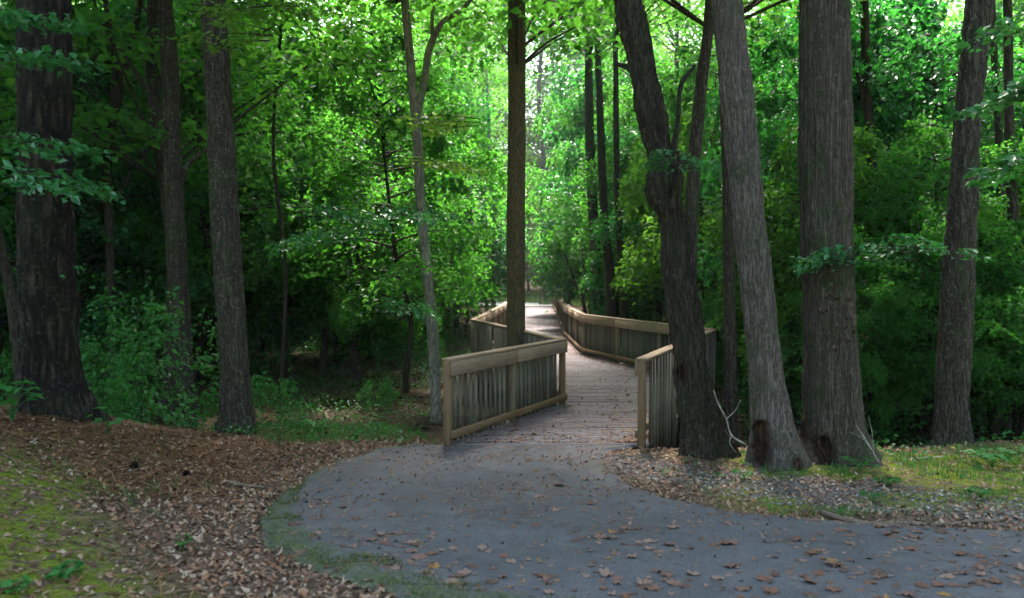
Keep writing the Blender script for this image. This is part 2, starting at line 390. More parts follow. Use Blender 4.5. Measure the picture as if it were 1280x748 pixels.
mz = ms * (dl < 1.5) * sstep(.38, .62, fbm(AX, AY, 6, 4, 33)); co[:, 2] += .045 * mz * (dl > .02); path.data.vertices.foreach_set('co', co.ravel()); path.data.update()

# far gravel path that the boardwalk meets
mb = MB()
ys = np.array([56.9, 58, 60, 62.5]); pts = []
for i, yy in enumerate(ys):
    for x in np.linspace(-11, 4.2, 30): pts.append((x, yy + (.04 * (x - 2) ** 2 if yy > 57.5 else 0) * .3, 0.14))
pts = np.array(pts); pts[:, 2] = ground_h(pts[:, 0], pts[:, 1]); pts[:, 2] = np.maximum(pts[:, 2] + .1, .05)
ii = (np.arange(3)[:, None] * 30 + np.arange(29)[None]).ravel()
mb.add(pts, np.stack([ii, ii + 1, ii + 31, ii + 30], 1))
t = NT('pale_gravel'); M['pale'] = t.done(t.pbsdf(t.ramp(t.noise(t.coord(), 25, 5), [(.3, (.3, .28, .25)), (.7, (.46, .43, .4))]), .9))
tag(mb.build('path', M['pale'], smooth=True), 'pale gravel path at the far end of the boardwalk', 'path', kind='structure')

# ------------------------------------------------------------------ boardwalk deck
def box_uv(me):
    """u along each box's longest edge, v across, in metres; offset per box of 8 verts"""
    n = len(me.vertices); co = np.empty(n * 3, np.float32); me.vertices.foreach_get('co', co); co = co.reshape(-1, 8, 3)
    e = [co[:, 1] - co[:, 0], co[:, 3] - co[:, 0], co[:, 4] - co[:, 0]]
    L = np.stack([np.linalg.norm(a, axis=1) for a in e], 1)
    sg = np.array([[0,0,0],[1,0,0],[1,1,0],[0,1,0],[0,0,1],[1,0,1],[1,1,1],[0,1,1]], float)
    loc = sg[None] * L[:, None]; k = np.argmax(L, 1)
    al = loc[np.arange(len(k)), :, k]; ot = loc.sum(2) - al
    off = np.random.default_rng(5).random((len(k), 2)) * 40 + (abs(hash(me.name)) % 7 if False else 0)
    uvv = np.stack([al + off[:, :1], ot + off[:, 1:]], -1).reshape(-1, 2)
    li = np.empty(len(me.loops), np.int32); me.loops.foreach_get('vertex_index', li)
    uvl = me.uv_layers.new(name='UVMap'); uvl.data.foreach_set('uv', uvv[li].ravel().astype(np.float32))

mb = MB(); y = Y_DECK; 
while y < 57.2:
    a, b = float(dxl(y)) - .06, float(dxr(y)) + .06
    a -= rng.random() * .03; b += rng.random() * .03
    zt = .016 + rng.normal() * .002
    mb.box(((a + b) / 2, y + .07, zt - .02), (b - a, .1375, .04), Matrix.Rotation(rng.normal() * .002, 3, 'Y'))
    y += .141
for N, sgn in ((NL, -1), (NR, 1)):      # fascia beams under the edges
    for (x0, y0), (x1, y1) in zip(N[:-1], N[1:]):
        L = math.hypot(x1 - x0, y1 - y0); ang = math.atan2(y1 - y0, x1 - x0)
        mb.box(((x0 + x1) / 2 - sgn * .02, (y0 + y1) / 2, -.14), (L, .05, .24), Matrix.Rotation(ang, 3, 'Z'))
me = mb.mesh('boardwalk', M['wood_deck']); box_uv(me)
tag(link('boardwalk', me), 'plank boardwalk zigzagging from the asphalt into the woods', 'boardwalk', kind='structure')

# ------------------------------------------------------------------ railings
H_TOP = 1.10
def railing(name, label, nodes, sgn, spac, drop, far_stuff_y):
    """sgn: +1 when the deck lies to the right of the walking direction"""
    root = thing(name, label, 'railing', (nodes[0][0], nodes[0][1], 0))
    ox, oy = nodes[0]
    far = MB(); balk = []
    def put(nm, c, size, ang, mat, tilt=0.0):
        m = MB(); rot = np.array(Matrix.Rotation(ang, 3, 'Z')) @ np.array(Matrix.Rotation(tilt, 3, 'Y'))
        m.box((0, 0, 0), size, rot); me = m.mesh(nm, M[mat]); box_uv(me)
        for l in me.uv_layers[0].data: l.uv = (l.uv[0] + c[0] * 3.3, l.uv[1] + c[1] * 2.7)
        o = link(nm, me, root); o.location = (c[0] - ox, c[1] - oy, c[2])
        bv = o.modifiers.new('bevel', 'BEVEL'); bv.width = min(size) * .12; bv.segments = 1
        return o
    for k, ((x0, y0), (x1, y1)) in enumerate(zip(nodes[:-1], nodes[1:])):
        L = math.hypot(x1 - x0, y1 - y0); ux, uy = (x1 - x0) / L, (y1 - y0) / L; ang = math.atan2(uy, ux)
        ix, iy = uy * sgn, -ux * sgn            # towards the deck
        nb = max(1, round(L / (2.2 if y0 < 25 else 3.2))); P = lambda t, off, z: (x0 + ux * t + ix * off, y0 + uy * t + iy * off, z)
        for j in range(nb + (1 if k == len(nodes) - 2 else 0)):      # posts
            t = L * j / nb; c = P(t, 0 if j else 0, 0)
            h = H_TOP + .0; dn = drop + .15
            put('post', (c[0], c[1], (h - .002 - dn) / 2), (.095, .095, h + dn - .002) if not j else (.085, .085, h + dn - .002), ang, 'wood_post' if not j and k in (0, 1) else 'wood_mid')
        segs = nb if L > 3 else 1
        # boards butt at the posts; each slightly warped
        for j in range(segs):
            t0, t1 = L * j / segs, L * (j + 1) / segs; tm = (t0 + t1) / 2; ll = t1 - t0
            e = .05 if j == 0 else 0; e2 = .05 if j == segs - 1 else 0
            dz = random.uniform(-.006, .006)
            put('cap_rail', P(tm, .0, H_TOP + .02 + dz), (ll + e + e2 - .004, .155, .038), ang, 'wood_top', random.uniform(-.003, .003))
            put('top_rail', P(tm, .070, H_TOP - .095 + dz), (ll + e - .004, .038, .185), ang, 'wood_top', random.uniform(-.003, .003))
            put('bottom_rail', P(tm, .070, .155 + dz), (ll + e - .004, .038, .10), ang, 'wood_post', random.uniform(-.004, .004))
        sp = spac[min(k, len(spac) - 1)]
        nbal = int(L / sp)
        for j in range(1, nbal):
            t = L * j / nbal
            if min(abs(t - L * q / nb) for q in range(nb + 1)) < .06: continue
            balk.append((P(t, -.068, (H_TOP - .0 - drop) / 2 + .0), ang, k))
    # nearest balusters one by one, the far ones as one stuff part
    lo = -drop
    bm0 = MB(); bm0.box((0, 0, 0), (.048, .038, H_TOP - lo - .01)); bme = bm0.mesh('baluster', M['wood_picket']); box_uv(bme)
    balk.sort(key=lambda b: b[0][1])
    for c, ang, k in balk[:100]:
        o = link('baluster', bme, root); o.location = (c[0] - ox, c[1] - oy, (H_TOP + lo) / 2 - .006)
        o.rotation_euler = (random.uniform(-.008, .008), random.uniform(-.012, .012), ang + random.uniform(-.1, .1))
    for c, ang, k in balk[100:]:
        far.box((c[0] - ox, c[1] - oy, (H_TOP + lo) / 2 - .006), (.040, .038, H_TOP - lo - .01), Matrix.Rotation(ang, 3, 'Z'))
    if far.n:
        me = far.mesh('baluster_run', M['wood_picket']); box_uv(me); tag(link('baluster_run', me, root), kind='stuff')
    return root
railing('wooden_railing', 'weathered timber railing zigzagging along the left of the boardwalk round a tree', NL, 1, [.135, .16, .16], .06, 30)
railing('wooden_railing', 'weathered timber railing on the right of the boardwalk beside the leaning trunk', NR, -1, [.20, .145, .15], .30, 30)
# short rail that closes the far right corner
t = thing('wooden_railing', 'tiny end railing turning left at the far end of boardwalk', 'railing', (2.95, 58.2, 0))
def bx(nm, c, size, mat, par):
    m = MB(); m.box((0, 0, 0), size); me = m.mesh(nm, M[mat]); box_uv(me); o = link(nm, me, par); o.location = c; return o
bx('post', (0, 0, .5), (.1, .1, 1.2), 'wood_post', t); bx('post', (-.9, 0, .5), (.1, .1, 1.2), 'wood_post', t)
bx('cap_rail', (-.45, 0, 1.122), (1.2, .15, .04), 'wood_top', t); bx('bottom_rail', (-.45, -.071, .2), (1.1, .04, .12), 'wood_top', t)
for k in range(6): bx('baluster', (-.14 - k * .125, .07, .55), (.04, .04, 1.0), 'wood_picket', t)

# ------------------------------------------------------------------ trunks
def catmull(P, n):
    P = np.array(P, float); m = len(P)
    if m == 2: t = np.linspace(0, 1, n)[:, None]; return P[0] * (1 - t) + P[1] * t
    d = np.concatenate([[0], np.cumsum(np.linalg.norm(np.diff(P[:, :3], axis=0), axis=1))]); s = np.linspace(0, d[-1], n)
    out = np.empty((n, P.shape[1])); i = np.clip(np.searchsorted(d, s, 'right') - 1, 0, m - 2)
    for c in range(P.shape[1]):
        g = np.gradient(P[:, c], d); h = d[i + 1] - d[i]; t = (s - d[i]) / h
        out[:, c] = ((2*t**3 - 3*t**2 + 1) * P[i, c] + (t**3 - 2*t**2 + t) * h * g[i] + (-2*t**3 + 3*t**2) * P[i + 1, c] + (t**3 - t**2) * h * g[i + 1])
    return out

def tube(mb, pts, nseg=10, nring=12, lump=.04, ridge=0.0, seed=0, flare=0.0, z0=None, cav=None, collect=None, flarek=5):
    """pts: (x,y,z,r) rows; ridge: metres of bark furrow"""
    q = catmull(pts, nring); rs = np.random.default_rng(seed)
    c, r = q[:, :3], np.maximum(q[:, 3], .002)
    T = np.gradient(c, axis=0); T /= np.linalg.norm(T, axis=1)[:, None] + 1e-9
    ref = np.array([1., 0, 0]) if abs(T[:, 0]).mean() < .7 else np.array([0, 1., 0])
    U = np.cross(T, ref); U /= np.linalg.norm(U, axis=1)[:, None]; V = np.cross(U, T); # V ~ ref-ish
    th = np.linspace(0, 2 * np.pi, nseg, endpoint=False); TH = th[None] + np.zeros((nring, 1))
    zz = np.concatenate([[0], np.cumsum(np.linalg.norm(np.diff(c, axis=0), axis=1))])[:, None]
    rad = r[:, None] * np.ones_like(TH)
    for k in range(2, 6): rad = rad * (1 + lump / (k - 1) * np.sin(k * TH + rs.random() * 6.3 + np.sin(zz * (.6 + rs.random()) + rs.random() * 6) * 1.2))
    if ridge:
        for k, a in ((int(nseg * .12) + 3, 1.), (int(nseg * .19) + 5, .8), (int(nseg * .27) + 4, .5)):
            ph = rs.random() * 6.3
            rad += ridge * a * .5 * (np.abs(np.sin(k * TH * .5 + ph + 1.3 * np.sin(zz * 1.9 + ph) + .8 * np.sin(zz * 5.1 + TH * 3))) - .6)
        rad += ridge * .5 * rs.normal(size=TH.shape) * .5
    if ridge: rad += ridge * 1.6 * (fbm(np.cos(TH) * 2 + seed, np.sin(TH) * 2 + zz * 2.2, 2.2, 4) - .5) * 2
    if flare:
        fl = np.exp(-np.maximum(zz - .15, 0) / .28)
        rad = rad * (1 + flare * fl * (.55 + .45 * np.sin(flarek * TH + rs.random() * 6)) * 1.1)
    wood = np.zeros_like(rad)
    P3 = c[:, None] + rad[..., None] * (np.cos(TH)[..., None] * U[:, None] + np.sin(TH)[..., None] * V[:, None])
    if cav:
        for (cx, cz, wx, wz, dep) in cav:     # world x, z ellipse on the camera side: pushed in, torn wood
            dx = (P3[..., 0] - cx) / wx; dz = (P3[..., 2] - cz) / wz
            jag = .35 * (vnoise(P3[..., 0], P3[..., 2], 14) - .5)
            m = (1 - sstep(.55, 1.0, np.hypot(dx, np.minimum(dz, dz * .9)) + jag)) * (P3[..., 1] < c[:, None, 1])
            d = m * dep * (.6 + .8 * vnoise(P3[..., 0], P3[..., 2] * .25, 30))
            P3[..., 1] += d; wood = np.maximum(wood, m)
    v = P3.reshape(-1, 3); idx = np.arange(nring * nseg).reshape(nring, nseg); nx_ = np.roll(idx, -1, 1)
    f = np.stack([idx[:-1].ravel(), nx_[:-1].ravel(), nx_[1:].ravel(), idx[1:].ravel()], 1)
    mb.add(v, f)
    if collect is not None: collect.append(wood.ravel())
    return q

def trunk_px(name, label, pix, depth, bark, cat='tree', topz=13., nseg=64, ridge=.012, flare=.5, cav=None, limbs=(), lump=.03, group=None, seed=1, dd=0.0, stubs=(), flarek=5):
    """pix: (px, py, width_px) from the base up; the trunk keeps its lean above the picture"""
    P = []
    for i, (px, py, wp) in enumerate(pix):
        dep = depth + dd * i / max(1, len(pix) - 1)
        x, y, z = at(px, py, dep); P.append([x, y, z, wp * .9 * dep / F / 2])
    bx_, by_ = P[0][0], P[0][1]; gz = float(ground_h(bx_, by_))
    P[0][2] = min(P[0][2], gz + .0)
    P.insert(0, [P[0][0] - (P[1][0] - P[0][0]) * .1, P[0][1], gz - .25, P[0][3] * 1.02])
    a, b = P[-2], P[-1]; k = (b[0] - a[0]) / (b[2] - a[2])
    if topz > b[2] + .5:
        n = 4
        for j in range(1, n + 1):
            s = j / n; z = b[2] + (topz - b[2]) * s; P.append([b[0] + k * .7 * (z - b[2]), b[1] + rng.normal() * .05, z, b[3] * (1 - .55 * s)])
    root = thing(name, label, cat, (bx_, by_, gz), group=group)
    if nseg >= 90:
        rt = MB(); qr = np.random.default_rng(seed * 13); r0 = P[1][3]
        for k_ in range(8):
            a_ = k_ * .785 + qr.normal() * .2; L_ = r0 * (1.2 + .6 * qr.random())
            if cav and math.sin(a_) < -.3: continue
            pr = []
            for f_, h_, w_ in ((.55, .34, .26), (.95, .12, .20), (1.35, .02, .13), (1.9, -.03, .07), (2.4, -.08, .03)):
                xx_, yy_ = math.cos(a_ + f_ * .2 * qr.normal()) * r0 * f_ * L_ / r0 / 2.2, math.sin(a_) * r0 * f_ * L_ / r0 / 2.2
                pr.append((xx_, yy_, float(ground_h(bx_ + xx_, by_ + yy_)) - gz + h_ * r0 * 1.5, w_ * r0 * .95))
            tube(rt, pr, 14, 22, .1, ridge * .5, seed + k_)
        rt.build('roots', M[bark], root, smooth=True)
    P = [[p[0] - bx_, p[1] - by_, p[2] - gz, p[3]] for p in P]
    L = P[-1][2]
    cv = [(cx - bx_, cz - gz, wx, wz, dp) for (cx, cz, wx, wz, dp) in (cav or [])]
    mb = MB(); col = []
    tube(mb, P, nseg, int(min(L, 14) / (.05 if nseg > 40 else .12)), lump, ridge, seed, flare, cav=cv, collect=col, flarek=flarek)
    o = mb.build('trunk', M[bark], root, smooth=True); fattr(o, 'wood', np.concatenate(col))
    if limbs:
        for lp in limbs:
            m2 = MB(); Q = []
            for i, (px, py, wp, dq) in enumerate(lp):
                x, y, z = at(px, py, depth + dq); Q.append((x - bx_, y - by_, z - gz, wp * depth / F / 2))
            tube(m2, Q, 10 if nseg < 40 else 20, 30, .08, ridge * .4, seed + 5)
            m2.build('limb', M[bark], root, smooth=True)
    return root, P

# ------------------------------------------------------------------ leaves
def leaf_geo(n, cen, size, nrm_spread=.5, rs=None, aspect=.6, dirs=None, fold=.18, droop=0.25):
    """n leaves as folded kites: 4 verts, 2 triangles"""
    rs = rs or rng
    a = rs.random(n) * 2 * np.pi if dirs is None else dirs
    tz = rs.normal(size=n) * nrm_spread * .9 - droop
    d = np.stack([np.cos(a), np.sin(a), tz], 1); d /= np.linalg.norm(d, axis=1)[:, None]
    up = np.stack([rs.normal(size=n) * nrm_spread, rs.normal(size=n) * nrm_spread, np.ones(n)], 1)
    s = np.cross(d, up); s /= np.linalg.norm(s, axis=1)[:, None]; nn = np.cross(s, d)
    sz = size * (.65 + .7 * rs.random(n)); h = sz[:, None]
    p0 = cen - d * h * .5; p1 = cen + d * h * .5
    l = cen - d * h * .06 + s * h * aspect * .5 + nn * h * fold; r = cen - d * h * .06 - s * h * aspect * .5 + nn * h * fold
    v = np.stack([p0, r, p1, l], 1).reshape(-1, 3)
    k = np.arange(n)[:, None] * 4
    f = np.concatenate([k + [0, 1, 2], k + [0, 2, 3]], 0)
    return v, f

def spray_crown(seed, H, Rr, nb, per, size, z0=.2, top_taper=.6, flat=.13):
    rs = np.random.default_rng(seed); cs = []; ds = []; limbs = MB()
    for b in range(nb):
        t = (b + rs.random()) / nb; zb = H * (z0 + (1 - z0) * t); az = b * 2.4 + rs.normal() * .4
        L = Rr * (1 - top_taper * t ** 1.5) * (.55 + .6 * rs.random()) * (.6 + .4 * min(1, t * 5))
        n = int(per * (.35 + L / Rr))
        s = np.sqrt(rs.random(n)) * .9 + .1
        nt_ = 9; tw = np.round(s * nt_) / nt_ + rs.normal(size=n) * .015
        wdt = L * .42 * np.sin(np.clip(s, .05, .97) * np.pi * .85 + .25)
        uu = (rs.random(n) * 2 - 1) * wdt
        fwd = tw * L + np.abs(uu) * .45
        up_ = rs.uniform(.05, .75); zz = zb + up_ * fwd - .75 * up_ * fwd ** 2 / max(L, .5) * 1.1 - .16 * np.abs(uu) + rs.normal(size=n) * flat * (1 + 1.2 * np.sin(s * 9 + b)) + .12 * np.sin(uu * 7 / max(wdt.max(), .2) + b)
        ca, sa = math.cos(az), math.sin(az)
        cs.append(np.stack([fwd * ca - uu * sa, fwd * sa + uu * ca, zz], 1)); ds.append(az + np.sign(uu) * .8 + rs.normal(size=n) * .5)
        Q = [(f * L * ca, f * L * sa, zb + up_ * f * L - .82 * up_ * (f * L) ** 2 / max(L, .5), .022 * (1.05 - f) * (H / 6)) for f in (0, .33, .66, .95)]
        tube(limbs, Q, 4, 6, 0, 0, seed + b)
    c = np.concatenate(cs); dd = np.concatenate(ds)
    v, f = leaf_geo(len(c), c, size, .85, rs, dirs=dd + rs.normal(size=len(c)) * .5, aspect=.62)
    mb = MB(); mb.add(v, f); return mb, limbs

def clump_crown(seed, z0, z1, Rr, ncl, per, size, bare=.0):
    rs = np.random.default_rng(seed); cs = []; limbs = MB(); zc = (z0 + z1) / 2
    for i in range(ncl):
        t = rs.random(); z = z0 + (z1 - z0) * t; rr = Rr * math.sqrt(max(.08, 1 - (2 * t - .85) ** 2 * .8)) * math.sqrt(rs.random()) ; az = rs.random() * 6.28
        c = np.array([rr * math.cos(az), rr * math.sin(az), z]); R1 = (.5 + .6 * rs.random()) * Rr * .26
        n = int(per * (R1 / (Rr * .26)) ** 1.5)
        p = rs.normal(size=(n, 3)) * [R1, R1, R1 * .32] * .62
        p[:, 2] -= .12 * np.hypot(p[:, 0], p[:, 1]) ** 2 / R1
        cs.append(p + c)
        if rs.random() < .4:
            zb = max(z0 * .9, z - rr * .6 - .5)
            tube(limbs, [(0, 0, zb, .034), (c[0] * .5, c[1] * .5, (zb + z) / 2 + .1, .024), (c[0], c[1], z, .015)], 5, 6, 0, 0, i)
    c = np.concatenate(cs); v, f = leaf_geo(len(c), c, size, .5, rs)
    mb = MB(); mb.add(v, f); return mb, limbs

# prototypes are made where the first of each kind stands, then copied
def proto_tree(name, cat, crown_mb, limb_mb, H, r, leafm, bark, lean_seed=0, trunk_top=.95):
    root = thing(name, 'x', cat, (0, 0, 0))
    rs = np.random.default_rng(lean_seed)
    mb = limb_mb
    P = [(0, 0, -.3, r * 1.25), (0, 0, .15, r * 1.05)]
    for k in range(1, 6): P.append((rs.normal() * .035 * H * .3, rs.normal() * .035 * H * .3, H * trunk_top * k / 5, r * (1 - .8 * k / 5)))
    tube(mb, P, 10, 26, .04, 0, lean_seed, .3)
    mb.build('trunk', M[bark], root, smooth=True)
    crown_mb.build('crown', M[leafm], root)
    return root
UNDER = []
for s in range(6):
    H = [6.2, 7.4, 5.2, 8.6, 6.8, 4.4][s]; c, l = spray_crown(100 + s, H, [2.6, 3.0, 2.3, 3.1, 2.4, 2.1][s], [28, 34, 24, 36, 30, 22][s], 620, .112, .2 if s % 2 else .28)
    UNDER.append(proto_tree('understory_tree', 'tree', c, l, H, .05 + .008 * s, ['leaf_under', 'leaf_under2', 'leaf_under3', 'leaf_under', 'leaf_under2', 'leaf_under'][s], 'bark_dark', s))
CAN = []
for s in range(4):
    H = [17, 20, 15, 22][s]; c, l = clump_crown(200 + s, [5, 6.5, 4, 7][s], H, [4.2, 4.8, 3.8, 5.0][s], 95, 260, .20)
    CAN.append(proto_tree('canopy_tree', 'tree', c, l, H, .17, 'leaf_canopy', 'bark_grey', 20 + s))
FAR = []
for s in range(3):
    H = [11, 14, 9][s]; c, l = clump_crown(300 + s, 1.2, H, [3.6, 4.2, 3.4][s], 80, 150, .19)
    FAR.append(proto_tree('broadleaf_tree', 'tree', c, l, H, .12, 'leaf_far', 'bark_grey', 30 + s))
SHR = []
for s in range(4):
    H = [1.5, 1.9, 1.2, 2.3][s]; c, l = spray_crown(400 + s, H, [1.1, 1.3, 1.0, 1.4][s], [11, 13, 10, 14][s], 105, .085, .05, .35, .12)
    SHR.append(proto_tree('shrub', 'shrub', c, l, H, .012, 'leaf_low', 'bark_dark', 40 + s))
FSH = []
for s in range(2):
    c, l = clump_crown(500 + s, .15, 2.2, 1.2, 26, 150, .13); FSH.append(proto_tree('bush', 'shrub', c, l, 2.2, .03, 'leaf_far', 'bark_dark', 60 + s))
used = set()
def place(protos, k, loc, rz, sc_, label, group, tilt=(0, 0), leafm=None):
    p = protos[k % len(protos)]
    if (id(protos), k % len(protos)) in used:
        o = dup(p, loc, rz, (sc_, sc_, sc_), tilt=tilt)
    else:
        used.add((id(protos), k % len(protos))); o = p; o.location = loc; o.rotation_euler = (tilt[0], tilt[1], rz); o.scale = (sc_,) * 3
    o['label'] = label; o['group'] = group
    return o
def g3(x, y): return (x, y, float(ground_h(x, y)))

# ------------------------------------------------------------------ named trunks of the photograph
T = {}
T['A'] = trunk_px('pine_tree', 'thick dark pine trunk with scaly bark on the left bank', [(66, 528, 92), (64, 490, 78), (60, 380, 70), (58, 240, 66), (56, 100, 65), (55, 0, 63)], 9.0, 'bark_pine', nseg=110, ridge=.022, flare=.45, seed=3)
# ---
T['B'] = trunk_px('oak_tree', 'straight grey brown trunk standing behind the left bank crest, right of the pine', [(296, 556, 50), (296, 520, 42), (290, 420, 38), (283, 300, 37), (277, 180, 34), (271, 80, 32), (267, 0, 31)], 11.0, 'bark_grey', nseg=90, ridge=.012, flare=.35, lump=.05, seed=4)
T['C'] = trunk_px('tree', 'slim mottled trunk between the pine and the straight grey trunk', [(236, 500, 20), (230, 440, 22), (222, 330, 25), (216, 200, 23), (212, 80, 22), (206, 0, 19)], 13.5, 'bark_grey', nseg=48, ridge=.006, flare=.2, seed=5,
    limbs=[[(219, 172, 7, 0), (196, 130, 6, .1), (170, 92, 5, .2), (150, 60, 4, .3)], [(222, 240, 6, 0), (240, 200, 5, 0), (262, 186, 3, .2)]])
T['D'] = trunk_px('tree', 'thin dark forked trunk just right of the pine trunk', [(138, 430, 11), (137, 300, 11), (136, 180, 12), (150, 110, 11), (166, 50, 9), (176, 0, 7)], 15.5, 'bark_dark', nseg=20, ridge=.002, flare=.1, seed=6,
    limbs=[[(140, 150, 9, 0), (145, 90, 8, 0), (138, 40, 7, .1), (128, -20, 5, .2)], [(137, 250, 6, 0), (152, 235, 5, 0), (172, 200, 4, .2), (205, 170, 3, .3)], [(100, 110, 3, .3), (120, 70, 4, .2), (146, 74, 5, 0)]])
T['E'] = trunk_px('tree', 'pale crooked forked trunk left of the boardwalk railing', [(545, 475, 15), (541, 420, 15), (534, 340, 14), (526, 260, 14), (522, 175, 13), (515, 100, 12), (506, 0, 11)], 15.0, 'bark_pale', nseg=28, ridge=.004, flare=.2, seed=7, topz=11,
    limbs=[[(522, 145, 9, 0), (529, 110, 9, .1), (541, 50, 9, .2), (553, 28, 7, .2), (577, 12, 6, .3), (598, -12, 5, .4)], [(541, 55, 6, .2), (540, 30, 5, .2), (545, -15, 4, .3)]])
T['F'] = trunk_px('tree', 'straight brown trunk growing in the notch of the left railing', [(645, 470, 27), (645, 420, 26), (645, 300, 25.5), (646, 150, 25), (646, 0, 24)], 15.6, 'bark_brown', nseg=64, ridge=.004, flare=.15, seed=8)
T['G'] = trunk_px('old_tree', 'dark gnarled leaning trunk hard against the right railing', [(886, 585, 70), (880, 545, 54), (868, 490, 43), (862, 430, 37), (854, 375, 40), (846, 320, 37), (839, 268, 31), (828, 238, 41), (826, 200, 33), (815, 150, 38), (806, 100, 33), (797, 50, 36), (785, 0, 37)], 9.7, 'bark_dark', nseg=100, ridge=.028, flare=.3, lump=.11, seed=9, topz=12,
    cav=[(at(852, 470, 9.7)[0], at(852, 470, 9.7)[2], .07, .16, .06), (at(838, 245, 9.7)[0], at(838, 245, 9.7)[2], .08, .12, .05)],
    limbs=[[(838, 262, 15, -.1), (846, 238, 12, -.05), (850, 214, 9, 0), (848, 190, 5, .1)], [(846, 215, 9, 0), (860, 195, 6, .1), (872, 185, 4, .2)], [(838, 205, 7, 0), (848, 150, 5, .1), (852, 105, 4, .2), (868, 82, 4, .3)],
           [(800, 105, 10, 0), (790, 88, 8, 0), (772, 80, 5, .1)], [(850, 330, 13, 0), (861, 306, 11, .1), (866, 288, 7, .2)]])
T['G2'] = trunk_px('tree', 'slim leaning trunk rising behind the gnarled trunk', [(856, 480, 20), (861, 380, 20), (864, 280, 19), (869, 190, 18), (876, 110, 16), (886, 30, 14), (889, 0, 16)], 12.2, 'bark_grey', nseg=48, ridge=.006, flare=.1, seed=10)
T['K'] = trunk_px('tree', 'thin reddish grey trunk behind the right railing corner', [(913, 520, 19), (913, 440, 18), (911, 350, 16), (910, 260, 15), (906, 120, 14), (903, 0, 12)], 13.2, 'bark_grey', nseg=36, ridge=.004, flare=.2, seed=11)
H_ = 9.0
def wc(px, py, d): p = at(px, py, d); return p[0], p[2]
T['H'] = trunk_px('hollow_tree', 'smooth grey leaning trunk with a torn hollow at its foot', [(972, 590, 74), (966, 545, 60), (958, 480, 49), (948, 380, 46), (938, 290, 45), (928, 190, 43), (918, 90, 42), (908, 0, 41)], H_, 'bark_ash', nseg=110, lump=.05, ridge=.012, flare=.4, seed=12,
    cav=[(*wc(948, 556, H_), .11, .34, .15), (*wc(985, 578, H_), .10, .14, .06)])
T['I'] = trunk_px('oak_tree', 'widest furrowed trunk on the right with rotten wood at its base', [(1045, 590, 112), (1042, 545, 86), (1038, 460, 74), (1034, 340, 70), (1032, 200, 68), (1031, 80, 66), (1031, 0, 65)], 9.4, 'bark_furrow', nseg=130, ridge=.014, flare=.4, seed=13,
    cav=[(*wc(1018, 560, 9.4), .13, .26, .10), (*wc(1000, 535, 9.4), .06, .18, .08)])
T['J'] = trunk_px('oak_tree', 'bare trunk leaning right near the right edge, left of small dark trunks', [(1190, 562, 46), (1190, 510, 40), (1194, 430, 42), (1199, 330, 40), (1205, 230, 36), (1211, 130, 33), (1220, 50, 33), (1226, 0, 34)], 10.6, 'bark_grey', nseg=90, ridge=.013, flare=.35, lump=.06, seed=14)
T['L'] = trunk_px('tree', 'dark trunk just beyond the right railing bend, with a paler upper half', [(746, 402, 17), (746, 350, 16), (742, 280, 14), (738, 200, 13), (736, 100, 11)], 27, 'bark_grey', nseg=30, ridge=.004, flare=.1, seed=15)
T['L2'] = trunk_px('tree', 'dark trunk immediately right of the paler one beyond the railing', [(766, 404, 16), (763, 350, 15), (757, 290, 12), (752, 200, 11)], 25, 'bark_dark', nseg=30, ridge=.004, flare=.1, seed=16)
T['L3'] = trunk_px('tree', 'narrow dark trunk rightmost of three beyond the railing bend', [(781, 404, 11), (778, 350, 10), (772, 250, 9), (770, 150, 8)], 24, 'bark_dark', nseg=20, ridge=.003, flare=.1, seed=17)
T['M1'] = trunk_px('tree', 'slim brown trunk left of the paired far trunks', [(609, 392, 6), (608, 350, 6), (606, 250, 5)], 42, 'bark_dark', nseg=14, ridge=0, flare=.1, seed=18)
T['M2'] = trunk_px('tree', 'slim pale trunk seen just left of the notch tree', [(617, 392, 7), (617, 350, 7), (616, 290, 6), (612, 200, 5)], 38, 'bark_pale', nseg=14, ridge=0, flare=.1, seed=19)
T['N'] = trunk_px('dead_tree', 'short tan dead stem leaning over the far end of the boardwalk', [(694, 368, 6), (697, 340, 5.5), (701, 315, 4)], 60, 'bark_pale', nseg=12, ridge=0, flare=.1, seed=20, topz=0)
T['O'] = trunk_px('tree', 'crooked thin dark sapling trunk behind the far right railing', [(731, 392, 5), (728, 375, 5), (719, 355, 3.5), (712, 335, 3), (706, 318, 2.5)], 30, 'bark_dark', nseg=10, ridge=0, flare=.1, seed=21, topz=0, limbs=[[(729, 380, 4, 0), (731, 360, 3.5, 0), (729, 335, 3, 0), (726, 300, 2, 0)]])
T['P'] = trunk_px('tree', 'dark leaning trunk at the far left edge behind the pine', [(30, 490, 17), (22, 430, 17), (12, 360, 14), (0, 305, 13), (-14, 240, 11)], 12.5, 'bark_dark', nseg=30, ridge=.006, flare=.1, seed=22)
T['Q'] = trunk_px('tree', 'dim dark trunk between the widest trunk and the right leaning one', [(1097, 500, 15), (1097, 420, 14), (1096, 340, 12), (1092, 240, 11), (1084, 120, 12), (1080, 0, 11)], 15, 'bark_dark', nseg=24, ridge=.004, flare=.1, seed=23,
    limbs=[[(1084, 145, 6, 0), (1076, 110, 5, 0), (1068, 80, 4, .1)], [(1093, 250, 4, 0), (1120, 200, 4, .1), (1146, 112, 3, .2)]])
T['S1'] = trunk_px('tree', 'thin dark trunk right of the leaning trunk by the right edge', [(1240, 520, 13), (1243, 420, 12), (1250, 300, 12), (1250, 200, 11), (1244, 100, 9)], 14, 'bark_dark', nseg=22, ridge=.004, flare=.1, seed=24)
T['S2'] = trunk_px('tree', 'dark trunk cut by the right edge of the view', [(1274, 540, 17), (1272, 420, 17), (1268, 300, 15), (1262, 180, 13)], 12.6, 'bark_dark', nseg=24, ridge=.004, flare=.1, seed=25)
